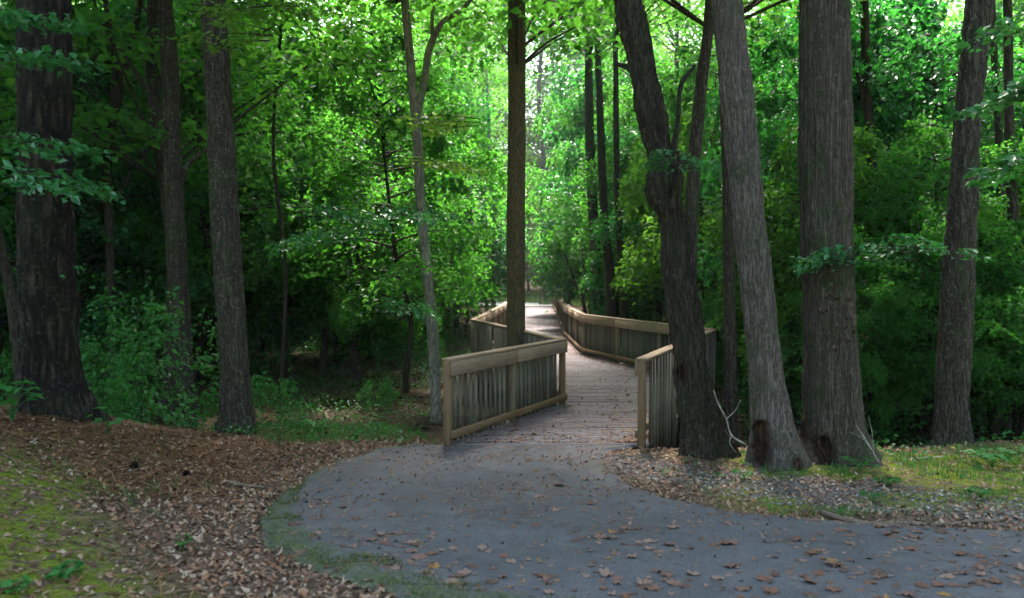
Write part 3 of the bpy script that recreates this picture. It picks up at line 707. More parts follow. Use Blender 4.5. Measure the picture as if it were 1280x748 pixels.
for i, (px, b, d, wd_, lab) in enumerate([(500, 430, 30, 11, 'dark pole trunk seen deep behind the pale forked trunk'), (548, 410, 34, 7, 'thin grey trunk between the pale forked trunk and the notch tree'), (572, 400, 36, 8, 'slim upright trunk halfway from the forked trunk to the notch tree'), (402, 455, 22, 10, 'slim dark trunk in the deep shade of the left woods'), (158, 450, 26, 12, 'pale blurred trunk far behind the thin forked trunk'),
        (682, 372, 66, 7, 'pole trunk straight above the far end of the boardwalk'), (980, 440, 22, 9, 'thin trunk seen in the gap between the hollow tree and the widest trunk'), (1140, 460, 20, 9, 'thin trunk midway between the two right hand trunks'), (350, 470, 17, 6, 'spindly bare stem in the shaded left thicket')]):
    trunk_px('tree', lab, [(px, b, wd_), (px + rng.normal() * 4, b - 140, wd_ * .9), (px + rng.normal() * 8, b - 280, wd_ * .8), (px + rng.normal() * 12, 20, wd_ * .7)], d, 'bark_dark' if i % 3 else 'bark_grey', nseg=14, ridge=0, flare=.1, seed=50 + i, topz=14)

# canopies of the big near trunks (they hang above the picture and shade it)
def canopy_for(key, n=1, mat='leaf_canopy', seed=0, z0=8.0, z1=15., Rr=4.6, ncl=60, per=230):
    root, P = T[key]; top = P[-1]; c, l = clump_crown(600 + seed, z0, z1, Rr, ncl, per, .2)
    o = c.build('crown', M[mat], root); o.location = (top[0] * .9, top[1], 0)
    l2 = l.build('limb', M['bark_grey'], root, smooth=True); l2.location = (top[0] * .9, top[1], 0)
for i, k in enumerate(['A', 'B', 'C', 'F', 'G', 'H', 'I', 'J', 'E', 'K']): canopy_for(k, seed=i, z0=7.5 + (i % 3) * .6, Rr=4.4 + (i % 2), z1=14 + i % 3)

for i, k in enumerate(['L', 'L3']): canopy_for(k, seed=20 + i, z0=[11, 10.5][i], z1=[17, 16][i], Rr=[5.0, 4.6][i], ncl=60, per=150)  # high crowns added on these trunks to keep sun off the deck
# leafy boughs in front of trunks (parts of the trees they grow from)
def bough(root, px, py, depth, spread_px, n, az, size=.10, drop=.06, mat='leaf_dogwood', sprays=3, rise=.05):
    """sprays of broad leaves fanning from the point (px,py,depth) in direction az"""
    x, y, z = at(px, py, depth); ox, oy, oz = root.location
    L = spread_px * depth / F; rs = np.random.default_rng(abs(int(px * 7 + py))); cs = []; ds = []; tw = MB()
    for k in range(sprays):
        a = az + (k - (sprays - 1) / 2) * .5 + rs.normal() * .1; Lk = L * (.7 + .4 * rs.random()); zk = z + (k - sprays / 2) * .07
        m = n // sprays; s = rs.random(m) ** .8; q = np.round(s * 8) / 8; uu = (rs.random(m) * 2 - 1) * Lk * .28 * np.sin(np.clip(q, .1, .95) * 2.6 + .2)
        f = q * Lk + np.abs(uu) * .5
        cs.append(np.stack([f * math.cos(a) - uu * math.sin(a) + x, f * math.sin(a) + uu * math.cos(a) + y, zk + rise * f - drop * f ** 2 / Lk * 2.5 - .12 * np.abs(uu) + rs.normal(size=m) * .025], 1)); ds.append(a + np.sign(uu) * .7 + rs.normal(size=m) * .4)
        tube(tw, [(x - ox + fr * Lk * math.cos(a), y - oy + fr * Lk * math.sin(a), zk - oz + rise * fr * Lk - drop * (fr * Lk) ** 2 / Lk * 2.5, .009 * (1.1 - fr)) for fr in (-.12, .3, .6, .95)], 5, 8, 0)
    c = np.concatenate(cs) - [ox, oy, oz]; v, f_ = leaf_geo(len(c), c, size, .55, rs, .6, np.concatenate(ds), .12, .35)
    b = tw.build('bough', M['bark_dark'], root, smooth=True)
    m = MB(); m.add(v, f_); m.build('leaves', M[mat], b)
rI, rA, rG, rJ, rB, rE = (T[k][0] for k in 'IAGJBE')
bough(rI, 1135, 312, 8.9, 130, 300, math.pi - .35, .085, .05); bough(rI, 1060, 320, 9.0, 70, 140, math.pi + .2, .085, .08)
bough(rI, 1120, 300, 9.1, 90, 160, .2, .085)
bough(rG, 845, 196, 9.2, 45, 90, math.pi + .3, .085); bough(rG, 850, 200, 9.2, 45, 90, .2, .085)
bough(rA, 0, 215, 7.6, 150, 260, .15, .10, .09); bough(rA, -20, 60, 7.4, 120, 220, .3, .10, .05); bough(rA, 10, 175, 8.2, 110, 160, -.1, .10, .08)
bough(rA, 20, 330, 9.0, 90, 60, .1, .08, .05); bough(rA, -30, 20, 7.8, 140, 260, -.1, .10, .05)
bough(rJ, 1320, 110, 8.6, 110, 260, math.pi + .2, .12, .07); bough(rJ, 1320, 200, 8.8, 90, 200, math.pi - .1, .12, .07); bough(rJ, 1330, 20, 8.6, 120, 220, math.pi, .11, .07)
bough(rE, 470, 290, 12.5, 130, 360, math.pi + .4, .10, .07); bough(rE, 480, 262, 12.5, 100, 240, -.3, .10, .07); bough(rE, 380, 262, 11.5, 110, 300, .1, .10, .08)
bough(rE, 500, 200, 13.5, 90, 260, .1, .10, .06, 'leaf_far'); bough(rE, 560, 330, 14, 90, 240, math.pi + .2, .10, .06, 'leaf_under'); bough(rE, 590, 150, 14, 90, 240, math.pi, .10, .06, 'leaf_far'); bough(rE, 470, 380, 13, 90, 240, .2, .09, .06, 'leaf_dogwood')
bough(rB, 250, 10, 9.9, 80, 160, -.2, .09, .06, 'leaf_far'); bough(rB, 330, 40, 9.9, 90, 160, math.pi + .3, .09, .06, 'leaf_far'); bough(rB, 300, 0, 9.9, 110, 200, .2, .09, .05, 'leaf_far')

# ------------------------------------------------------------------ woodland
def clear_of_walk(x, y, m): return not (dxl(y) - m < x < dxr(y) + m) if y > 9 else True
named = [(r.location[0], r.location[1]) for r, _ in T.values()]
spots = []
def try_spot(x, y, sep, m):
    if not clear_of_walk(x, y, m): return False
    for a, b in spots:
        if (a - x) ** 2 + (b - y) ** 2 < sep * sep: return False
    for a, b in named:
        if (a - x) ** 2 + (b - y) ** 2 < .8 ** 2: return False
    spots.append((x, y)); return True
def side(x, y): return 'left' if x < 1 else 'right'
cnt = 0
rp = np.random.default_rng(21)
# understory 13..45 m
for _ in range(4000):
    if cnt >= 200: break
    y = 13.5 + 34 * rp.random() ** .9; x = (rp.random() * 2 - 1) * (y * .72 + 2)
    cx = (dxl(y) + dxr(y)) / 2
    if abs(x - cx) < (3.0 if y < 24 else 2.4) + .01 * y: continue
    if -6 < x < -1 and y < 17.5: continue
    if y < 16 and abs(x) < 4.5: continue
    if -11 < x < -4 and y < 16.5: continue
    if try_spot(x, y, 1.6, 1.8):
        k = int(rp.integers(6)); s = (.75 + .7 * rp.random()) * (1 + .012 * max(0, y - 18))
        if y < 20: s *= 1.0
        sd_ = side(x, y)
        place(UNDER, k, g3(x, y), rp.random() * 6.28, s, *(lambda L_: (L_, L_.replace(' tree ', ' trees ')))(f"{['mid green', 'cool dark green', 'yellowish green', 'mid green', 'cool dark green', 'mid green'][k]} {'tall' if s > 1.35 else 'low' if s < 1 else 'medium'} understory tree {'close behind front trunks' if y < 21 else 'midway back' if y < 32 else 'deep'} in woods {sd_} of boardwalk"), (rp.normal() * .04, rp.normal() * .04)); cnt += 1
cnt = 0
for _ in range(900):
    if cnt >= 26: break
    y = 11.8 + 6 * rp.random(); x = rp.choice([-1, 1], p=[.0, 1.]) * (4.6 + rp.random() * 7)
    if try_spot(x, y, .9, 2.0):
        place(UNDER, int(rp.integers(6)), g3(x, y), rp.random() * 6.28, .38 + .35 * rp.random(), *(lambda L_: (L_, L_.replace('sapling', 'saplings')))(f"small leafy sapling {'among the big right trunks' if x < 7 else 'at the right edge of the woods'}, {'at the front' if y < 14.5 else 'further in'}")); cnt += 1
# tall canopy trees
spots = spots[:0]; cnt = 0
for _ in range(3000):
    if cnt >= 64: break
    y = 12 + 62 * rp.random(); x = (rp.random() * 2 - 1) * (y * .8 + 8)
    cx = (dxl(y) + dxr(y)) / 2
    gap = 3.8 if y < 28 else 2.6
    if -7.5 < x < 1 and 16 < y < 34: continue
    if y > 22 and 0 < x - cx < 8: continue
    if 4 < x < 18 and 17 < y < 36: continue
    if y > 34 and -3.5 < x - cx < 12: continue
    if 48 < y < 80 and -3 < x < 24: continue
    if abs(x - cx) < gap + .02 * y: continue
    if y < 15 and abs(x) < 8: continue
    if try_spot(x, y, 3.4, 3.0):
        place(CAN, int(rp.integers(4)), g3(x, y), rp.random() * 6.28, .85 + .35 * rp.random(), *(lambda L_: (L_, L_.replace(' tree ', ' trees ')))(f"tall canopy tree with high crown {'close behind front trunks' if y < 25 else 'midway back' if y < 45 else 'deep'} in woods {side(x, y)} of boardwalk")); cnt += 1
# bright trees further off
spots = []; cnt = 0
for _ in range(3000):
    if cnt >= 95: break
    y = 44 + 52 * rp.random(); x = (rp.random() * 2 - 1) * (y * .7)
    if y < 67 and abs(x - 1.5) < 5.5: continue
    if 55 < y < 64 and -9 < x < 4: continue
    if 54 < y < 80 and -3 < x < 24: continue
    if try_spot(x, y, 3.2, 3.0):
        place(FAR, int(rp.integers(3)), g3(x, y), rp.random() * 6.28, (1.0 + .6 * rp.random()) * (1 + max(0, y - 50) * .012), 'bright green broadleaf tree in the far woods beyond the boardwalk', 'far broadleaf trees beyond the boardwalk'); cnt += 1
for x, y, k, s in [(9.5, 44, 3, 1.3), (21, 42, 3, 1.3), (-6, 76, 3, 1.35), (9, 80, 3, 1.5), (-2, 88, 3, 1.5), (4, 82, 1, 1.7), (9, 76, 3, 1.4), (-8, 72, 1, 1.4), (-5, 86, 3, 1.6), (12, 88, 3, 1.6)]:
    place(CAN, k, g3(x, y), x * 1.7, s, 'lofty pale green tree closing the view beyond the boardwalk end', 'lofty trees beyond the boardwalk end')
for x, y, k, s in [(15, 72, 1, 2.2), (38, 66, 0, 2.2), (12, 60, 2, 1.8)]:
    place(FAR, k, g3(x, y), x * 1.7, s, 'very tall broadleaf tree deep in the woods on the right', 'very tall trees deep on the right')
for x, y, k, s in [(-3.6, 27, 3, 1.0), (-3.2, 36, 1, 1.05), (4.9, 33, 3, 1.0), (5.6, 42, 1, 1.1), (-4.4, 46, 3, 1.2), (7.8, 52, 3, 1.2)]:
    place(UNDER, k, g3(x, y), x * 1.7, s * 1.35, f"arching leafy tree reaching over the {'left' if x < 0 else 'right'} railing at its {'near' if y < 34 else 'middle' if y < 45 else 'far'} part", 'arching trees over the boardwalk')
for x, y, k, s in [(1.6, 75, 0, 1.2), (3.2, 74, 2, 1.0), (-3.6, 71, 0, 1.1), (.6, 79, 1, 1.5), (4.6, 84, 0, 1.7), (-3, 94, 0, 2.0), (-6.5, 70, 0, 1.3)]:
    place(FAR, k, g3(x, y), x * 1.7, s, 'rounded pale green tree just past the far end of boardwalk', 'rounded trees past the boardwalk end')
q_ = np.random.default_rng(5)
for k in range(20):  # ring of unseen trees added behind the camera to cut low skylight
    a = R(-175 + 170 * k / 19); rr_ = 15 + 5 * (k % 2)
    place(FAR, k, g3(1 + rr_ * math.cos(a), 3 + rr_ * math.sin(a)), k * 1.3, .85 + .3 * q_.random(), 'unseen broadleaf tree added behind the viewpoint to block low sky', 'added trees behind the viewpoint')
# unseen trees added beyond both view edges to shade the pine and sides
for x, y, k, s in [(-12, 10, 2, .8), (14, 6, 0, .9)]:
    place(CAN, k, g3(x, y), x * 1.7, s, 'unseen canopy tree added outside the view for its shade', 'added shading trees outside the view')
spots = []
for _ in range(400):
    y = 61 + 14 * rp.random(); x = -4 + 15 * rp.random()
    if len(spots) < 16 and try_spot(x, y, 1.8, 0):
        place(FSH, len(spots), g3(x, y), y, 1.2 + 1.2 * rp.random() * (y - 60) / 14, 'sunlit pale bush past the end of the boardwalk', 'sunlit bushes past the boardwalk')
# shrubs
spots = []; cnt = 0
for (px, py, d, s, k, lab) in [(175, 470, 10.9, 1.0, 1, 'rounded dark green bush right of the pine trunk'), (215, 500, 11.4, .85, 3, 'low bush between the pine and the straight grey trunk'), (350, 520, 12.2, .55, 0, 'small leafy bush at the foot of the straight grey trunk'),
        (470, 478, 16.5, .5, 2, 'light green bush beside the pale forked trunk'), (130, 520, 10.4, .5, 2, 'small bush close to the foot of the pine')]:
    x = ray(px, py)[0] * d; place(SHR, k, g3(x, d), px * .1, s, lab, 'bushes left of the boardwalk')
for _ in range(3000):
    if cnt >= 125: break
    y = 12.5 + 30 * rp.random() ** 1.5; x = (rp.random() * 2 - 1) * (y * .7 + 1)
    if -6.5 < x < -.2 and y < 24: continue
    if try_spot(x, y, 1.0, .9):
        sd_ = side(x, y)
        place(SHR, int(rp.integers(4)), g3(x, y), rp.random() * 6.28, .6 + .7 * rp.random(), *(lambda L_: (L_, L_.replace('shrub', 'shrubs')))(f"low leafy shrub on the forest floor {sd_} of the boardwalk, {'near its start' if y < 18 else 'midway along' if y < 28 else 'far along'}")); cnt += 1

# far-off wood that closes the view
mb = MB(); n = 45000
ang = rp.random(n) * 1.9 - .95; dist = 100 + rp.random(n) * 22
xx, yy = np.sin(ang) * dist, np.cos(ang) * dist
hz = 9 + 9 * fbm(xx, yy, .12, 3, 6); zz = ground_h(xx, yy) + rp.random(n) ** 1.4 * hz
xx += rp.normal(size=n) * .8; v, f = leaf_geo(n, np.stack([xx, yy, zz], 1), .75, .6, rp); mb.add(v, f)
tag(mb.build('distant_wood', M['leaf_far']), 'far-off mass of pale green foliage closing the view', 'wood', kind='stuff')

# ------------------------------------------------------------------ ground cover
def scatter(n, fn, box, rs):
    x = box[0] + (box[1] - box[0]) * rs.random(n); y = box[2] + (box[3] - box[2]) * rs.random(n)
    k = rs.random(n) < fn(x, y); return x[k], y[k]
def on_path(x, y): return (y > 2.6) & (y < 10.35) & (x > xl(y) + .05) & (x < xr(y) - .05)
def curl_leaves(x, y, z, size, rs, lift=.012, tilt=.35):
    """dry leaves: 6-point outline around a centre, cupped"""
    n = len(x); a = rs.random(n) * 6.28; sz = size * (.5 + .9 * rs.random(n)); k = 7
    th = np.arange(k) / k * 2 * np.pi; rad = np.array([1., .62, .86, .45, .45, .86, .62])
    px = np.cos(th) * rad * .62; py = np.sin(th) * rad * .5
    cup = (rs.random(n)[:, None] * 1.0 - .15) * (px[None] ** 2 * 1.3 + .2 * py[None] ** 2) * 1.2
    tx, ty = rs.normal(size=n) * tilt, rs.normal(size=n) * tilt
    jit = 1 + .25 * rs.normal(size=(n, k))
    X_ = px[None] * jit * sz[:, None]; Y_ = py[None] * jit * sz[:, None]; Z_ = cup * sz[:, None] + X_ * tx[:, None] + Y_ * ty[:, None]
    Xw = X_ * np.cos(a)[:, None] - Y_ * np.sin(a)[:, None] + x[:, None]; Yw = X_ * np.sin(a)[:, None] + Y_ * np.cos(a)[:, None] + y[:, None]
    zb = np.minimum(Z_.min(1), 0)
    Zw = Z_ - zb[:, None] + z[:, None] + lift * .3
    ring = np.stack([Xw, Yw, Zw], -1); c = np.stack([x, y, z - zb + lift * .3], -1)[:, None]
    v = np.concatenate([c, ring], 1).reshape(-1, 3); b = np.arange(n)[:, None] * (k + 1)
    f = np.concatenate([b + [0, 1 + j, 1 + (j + 1) % k] for j in range(k)], 0)
    return v, f
rs = np.random.default_rng(9)
# litter on banks and shoulder
def lit_f(x, y):
    m = moss_f(x, y); g = gravel_f(x, y); nd = needle_f(x, y)
    d = (.95 - .66 * m + .1 * g - .12 * nd) * (.45 + .9 * fbm(x, y, 1.6, 3, 30))
    near = np.exp(-np.maximum(0, (xl(np.clip(y, 3.9, 10.4)) - x)) / 1.3) * (x < xl(np.clip(y, 3.9, 10.4)))
    return np.where(on_path(x, y), 0, np.clip(d * (.55 + .6 * near), 0, 1))
x, y = scatter(120000, lit_f, (-8, 8.5, 3.0, 11), rs); z = ground_h(x, y)
mb = MB(); v, f = curl_leaves(x, y, z, .038, rs); mb.add(v, f)
tag(mb.build('leaf_litter', M['litter']), 'dry brown and pinkish fallen leaves covering the banks', 'leaf litter', kind='stuff')
x, y = scatter(30000, lambda x, y: np.clip(.25 + fbm(x, y, .8, 3, 31), 0, 1) * ~((x > dxl(y) - .3) & (x < dxr(y) + .3)), (-14, 14, 10.6, 26), rs); z = ground_h(x, y)
mb = MB(); v, f = curl_leaves(x, y, z, .085, rs); mb.add(v, f)
tag(mb.build('forest_litter', M['litter_dark']), 'dark leaf litter on the woodland floor', 'leaf litter', kind='stuff')
# small crumbs on asphalt and deck
x, y = scatter(26000, lambda x, y: on_path(x, y) * np.clip(.15 + .5 * sstep(.48, .7, fbm(x, y * 1.6, 1.3, 3, 44)) + .55 * np.exp(-np.maximum(0, xr(y) - x) / .45) + .5 * np.exp(-np.maximum(0, x - xl(y)) / .25) + .35 * (y > 9.3) + .9 * np.exp(-((x + .18) / .4) ** 2 - ((y - 8.05) / .16) ** 2), 0, 1), (-3, 8, 3.2, 10.3), rs)
mb = MB(); v, f = curl_leaves(x, y, path_z(x, y), .04, rs, tilt=.12); mb.add(v, f)
y2 = 10.4 + 40 * rs.random(9000) ** 1.6; x2 = dxl(y2) + (dxr(y2) - dxl(y2)) * np.where(rs.random(9000) < .45, 1 - .14 * rs.random(9000) ** 1.5, rs.random(9000))
v, f = curl_leaves(x2 * .985 + .02, y2, 0 * x2 + .019, .05, rs, tilt=.1); mb.add(v, f)
tag(mb.build('leaf_crumbs', M['litter_path']), 'crumbs of dead leaf on the asphalt and planks', 'leaf litter', kind='stuff')
# pine needles
x, y = scatter(30000, lambda x, y: np.clip(needle_f(x, y) + .14 * (x < xl(np.clip(y, 3.9, 10.4)) - .3), 0, 1) * ~on_path(x, y), (-8.5, -1.8, 3.2, 12), rs); n = len(x); z = ground_h(x, y)
a = rs.random(n) * 6.28; L = .06 + .09 * rs.random(n); d = np.stack([np.cos(a), np.sin(a), rs.normal(size=n) * .25], 1) * L[:, None]
c = np.stack([x, y, z + .012 + .02 * rs.random(n)], 1); sw = np.stack([-np.sin(a), np.cos(a), 0 * a], 1) * .0032
v = np.stack([c - d / 2 - sw, c - d / 2 + sw, c + d / 2 + sw + [0, 0, .002], c + d / 2 - sw], 1).reshape(-1, 3)
mb = MB(); mb.add(v, np.arange(4 * n).reshape(-1, 4)); tag(mb.build('pine_straw', M['needle']), 'rusty pine needles under the left hand pine', 'pine straw', kind='stuff')
# gravel
x, y = scatter(15000, lambda x, y: gravel_f(x, y) * sstep(.3, .55, fbm(x, y, 2.2, 3, 91)) * ~on_path(x, y), (.9, 8.5, 5.8, 10.2), rs); n = len(x); z = ground_h(x, y)
ic = np.array([[1,0,0],[-1,0,0],[0,1,0],[0,-1,0],[0,0,1],[0,0,-1]], float); fi = np.array([[0,2,4],[2,1,4],[1,3,4],[3,0,4],[2,0,5],[1,2,5],[3,1,5],[0,3,5]])
s = .008 + .015 * rs.random(n) ** 2; P_ = ic[None] * s[:, None, None] * (.7 + .7 * rs.random((n, 6, 1))); P_[..., 2] *= .6; a = rs.random(n) * 6.28
P_ = np.stack([P_[..., 0] * np.cos(a)[:, None] - P_[..., 1] * np.sin(a)[:, None], P_[..., 0] * np.sin(a)[:, None] + P_[..., 1] * np.cos(a)[:, None], P_[..., 2]], -1) + np.stack([x, y, z + .004], 1)[:, None]
mb = MB(); mb.add(P_.reshape(-1, 3), (np.arange(n)[:, None, None] * 6 + fi[None]).reshape(-1, 3))
M['gravel'] = litter_mat('gravel_stones', [(0, (.25, .215, .20)), (.25, (.38, .335, .32)), (.5, (.15, .12, .11)), (.66, (.48, .42, .40)), (.8, (.27, .16, .12))])
tag(mb.build('gravel', M['gravel']), 'loose pale gravel along the right path edge', 'gravel', kind='stuff')
# grass and weeds
def blades(x, y, hgt, rs, wd_=.006):
    n = len(x); z = ground_h(x, y); a = rs.random(n) * 6.28; h = hgt * (.4 + .8 * rs.random(n)) * np.where((y > 10) & (x < 0), 1.7, 1.); le = h * (.2 + .6 * rs.random(n))
    d = np.stack([np.cos(a), np.sin(a)], 1); s = np.stack([-d[:, 1], d[:, 0]], 1) * wd_
    b = np.stack([x, y, z - .005], 1); m = b + np.stack([d[:, 0] * le * .3, d[:, 1] * le * .3, h * .65], 1); t = b + np.stack([d[:, 0] * le, d[:, 1] * le, h], 1)
    s3 = np.concatenate([s, np.zeros((n, 1))], 1)
    v = np.stack([b - s3, b + s3, m + s3 * .8, m - s3 * .8, t], 1).reshape(-1, 3); k = np.arange(n)[:, None] * 5
    return v, k + [0, 1, 2, 3], k + [3, 2, 4]
def gf(x, y):
    r = ((x > 2.3) & (y > 6.8)) * sstep(.46, .6, fbm(x, y, 1.5, 3, 50)) * (1 - sstep(9.6, 10.2, y)) * (1 - gravel_f(x, y) * .7) * (.4 + .9 * (x > 2.8))
    l = (x < -2.9) * (y < 8) * .30 * sstep(.55, .68, fbm(x, y, 2.2, 3, 51))
    p = .95 * (np.hypot((x + 2.6) / 1.1, (y - 11.1) / .75) < 1 + .4 * (fbm(x, y, 3, 2, 5) - .5)) + .7 * (np.hypot((x + 1.45) / .4, (y - 11.0) / .5) < 1)
    return np.clip(r + l + p, 0, 1) * ~on_path(x, y)
x, y = scatter(90000, gf, (-8, 8, 3.2, 12.2), rs)
mb = MB(); v, f4, f3 = blades(x, y, .085, rs, .0035); mb.v.append(v); mb.f4.append(f4); mb.f3.append(f3); mb.n = len(v)
tag(mb.build('grass', M['grass']), 'short green grass on the shoulder and beside the railing', 'grass', kind='stuff')
def mossf(x, y):
    d = dist_left(x, y); w_ = .10 + .34 * (1 - sstep(5.6, 8.8, y)); return (d < w_) * .8 * sstep(.4, .6, fbm(x, y, 3, 3, 20)) * on_path(x, y)
x, y = scatter(90000, mossf, (-2.6, 1.0, 3.8, 9.5), rs); n = len(x); zm = path_z(x, y) + .01
a = rs.random(n) * 6.28; h = .012 + .03 * rs.random(n); d = np.stack([np.cos(a), np.sin(a), 0 * a], 1); sd_ = np.stack([-np.sin(a), np.cos(a), 0 * a], 1) * .003
b = np.stack([x, y, zm], 1); mb = MB(); mb.add(np.stack([b - sd_, b + sd_, b + d * h[:, None] * .7 + np.stack([0 * h, 0 * h, h], 1)], 1).reshape(-1, 3), np.arange(3 * n).reshape(-1, 3))
M['moss_tuft'] = leaf_mat('moss_tufts', (.03, .045, .010), (.12, .15, .025), (.1, .14, .02), .2, .9, .1)
tag(mb.build('moss', M['moss_tuft']), 'dark green moss creeping over the left edge of the asphalt', 'moss', kind='stuff')
# broad-leaved ground cover
def cf(x, y):
    r = ((x > 1.6) & (y > 8.2)) * sstep(.42, .6, fbm(x, y, 1.3, 3, 60)) * (.25 + .75 * sstep(4.0, 5.5, x)) * .8
    l = (x < -1.4) * (y > 10.2) * sstep(.38, .56, fbm(x, y, .9, 3, 61)) * .8 + (x < -3) * (y < 9) * .05 * sstep(.6, .7, fbm(x, y, 2, 2, 3))
    m = .5 * ((y > 15) * sstep(.4, .6, fbm(x, y, .5, 3, 62)))
    return np.clip(r + l + m, 0, 1) * ~((x > dxl(y) - .3) & (x < dxr(y) + .3) & (y > 9)) * ~on_path(x, y)
x, y = scatter(120000, cf, (-16, 16, 4, 36), rs); n = len(x)
z = ground_h(x, y) + .03 + .22 * rs.random(n) ** 2 * sstep(9, 11, y) + .03 * rs.random(n)
v, f = leaf_geo(n, np.stack([x, y, z], 1), .06 , .4, rs, .7); mb = MB(); mb.add(v, f)
tag(mb.build('ground_cover', M['leaf_low']), 'low broad-leaved plants spreading over the forest floor', 'ground cover', kind='stuff')

x, y = scatter(40000, lambda x, y: np.clip(fbm(x, y, .7, 3, 64) * 1.4 - .1, 0, 1) * ~((y < 62.6) & (x < 4.4)), (-12, 20, 57.3, 80), rs); n = len(x)
v, f = leaf_geo(n, np.stack([x, y, ground_h(x, y) + .05 + .35 * rs.random(n) ** 2], 1), .16, .7, rs, .5); mb = MB(); mb.add(v, f)
tag(mb.build('meadow_plants', M['leaf_far']), 'bright green undergrowth in the clearing past the boardwalk', 'undergrowth', kind='stuff')
# single seedlings seen at the edges
def seedling(px, py, label, size, nl=14, group='seedlings on the banks', colr='leaf_low', hgt=.12):
    d = ray(px, py); tt = 3.
    for _ in range(400):
        p = np.array([0, 0, CAM_Z]) + d * tt
        if p[2] < ground_h(p[0], p[1]): break
        tt += .03
    root = thing('seedling', label, 'plant', (p[0], p[1], float(ground_h(p[0], p[1]))), group=group)
    st = MB(); lf = MB(); q = np.random.default_rng(int(px)); cs = []; dd = []
    for k in range(nl):
        a = k * 2.4; rr = size * (.3 + .8 * q.random()); h = hgt * (.5 + .6 * q.random())
        tube(st, [(0, 0, -.01, .003), (rr * .4 * math.cos(a), rr * .4 * math.sin(a), h * .7, .002), (rr * math.cos(a), rr * math.sin(a), h, .0015)], 4, 5, 0)
        for j in (-.5, 0, .5): cs.append((rr * math.cos(a) + .5 * size * .5 * math.cos(a + j * 2), rr * math.sin(a) + .5 * size * .5 * math.sin(a + j * 2), h)); dd.append(a + j * 2)
    v, f = leaf_geo(len(cs), np.array(cs), size * .62, .25, q, .65, np.array(dd), .1, .1); lf.add(v, f)
    st.build('stem', M['leaf_low'], root); lf.build('leaves', M[colr], root)
for px, py, lab, s, nl, h in [(85, 722, 'clover like seedling on the moss near the bottom left corner', .10, 12, .07), (20, 742, 'seedling cut by the bottom left corner of the view', .09, 8, .06), (228, 690, 'small grassy seedling in the middle of the left bank', .05, 9, .10),
        (135, 545, 'seedling at the right foot of the pine trunk', .16, 8, .25), (15, 530, 'leafy plant left of the pine trunk', .22, 14, .35), (205, 520, 'broad leaved seedling a step right of the pine', .18, 9, .25), (1075, 590, 'green plant at the foot of the widest trunk', .14, 10, .14),
        (1130, 545, 'tall weed behind the widest trunk', .2, 12, .4), (1240, 585, 'low plant under the right edge of the woods', .2, 16, .18), (1110, 610, 'weed tuft in the grass of the right shoulder', .10, 12, .09), (1225, 625, 'weed tuft near the right end of the long stick', .10, 12, .09),
        (1090, 630, 'weed tuft at the middle of the long stick', .09, 10, .09), (930, 600, 'small plant below the hollow tree', .08, 9, .07), (395, 545, 'leafy plant in the grass patch left of the railing', .15, 12, .22)]:
    seedling(px, py, lab, s, nl, hgt=h)
M['yellow'] = leaf_mat('leaf_yellow', (.45, .38, .02), (.6, .5, .03), (.6, .5, .02), .3)
seedling(1182, 572, 'bright yellow leaf sprig near the foot of the right leaning trunk', .075, 1, hgt=.16, colr='yellow')
seedling(1125, 548, 'yellow green leaf sprig behind the widest trunk', .07, 1, hgt=.30, colr='yellow')

# fallen sticks and bare branches
def gpt(px, py, off=.0, d0=3.):
    d = ray(px, py); tt = d0
    for _ in range(900):
        p = np.array([0, 0, CAM_Z]) + d * tt
        if p[2] < ground_h(p[0], p[1]) + off: break
        tt += .01
    return p
def stick(name, label, pts, r, mat, forks=(), off=.02, depth=None, cat='stick'):
    g = [(*( gpt(a, b, off) if depth is None else at(a, b, depth)), r * (1 - .6 * i / len(pts))) for i, (a, b) in enumerate(pts)]
    o0 = g[0]; mb = MB(); col = []
    tube(mb, [(p[0] - o0[0], p[1] - o0[1], p[2] - o0[2], p[3]) for p in g], 8, 40, .1, 0, 3)
    for fk in forks:
        h = [(*( gpt(a, b, off) if depth is None else at(a, b, depth)), r * .55 * (1 - .6 * i / len(fk))) for i, (a, b) in enumerate(fk)]
        tube(mb, [(p[0] - o0[0], p[1] - o0[1], p[2] - o0[2], p[3]) for p in h], 6, 14, .1, 0, 4)
    o = mb.build(name, M[mat], smooth=True); o.location = o0[:3]; tag(o, label, cat); return o
stick('fallen_stick', 'long thin curved stick lying along the right edge of the asphalt', [(1026, 640), (1055, 649), (1090, 655), (1130, 654), (1175, 656), (1215, 652), (1256, 650)], .024, 'stick', [[(1080, 654), (1055, 646)], [(1110, 655), (1140, 660)]])
stick('fallen_stick', 'short brown stick lying on leaves left of the path', [(286, 603), (305, 607), (332, 609)], .022, 'stick')
stick('fallen_stick', 'thin pale stick on the moss at the far left', [(2, 568), (24, 578), (54, 590)], .007, 'stick')
stick('fallen_stick', 'small twig resting on the mossy asphalt edge', [(338, 690), (352, 684), (366, 680)], .008, 'stick')
stick('fallen_stick', 'thin grey stick behind the right shoulder by the widest trunk', [(1118, 580), (1150, 573), (1180, 571)], .012, 'deadwood', depth=9.3)
stick('bare_branch', 'bleached forked bare branch standing between the two leaning right trunks', [(932, 556), (915, 545), (907, 522), (898, 505), (892, 488)], .011, 'deadwood', [[(908, 524), (920, 512), (926, 500)], [(915, 545), (912, 552), (920, 566)], [(932, 556), (940, 566), (938, 580)]], depth=9.3, cat='branch')
stick('bare_branch', 'wiry bare twigs rising at the right foot of the widest trunk', [(1098, 578), (1086, 556), (1070, 532)], .007, 'deadwood', [[(1088, 560), (1078, 548), (1062, 540)], [(1092, 566), (1090, 540), (1086, 522)]], depth=8.9, cat='branch')
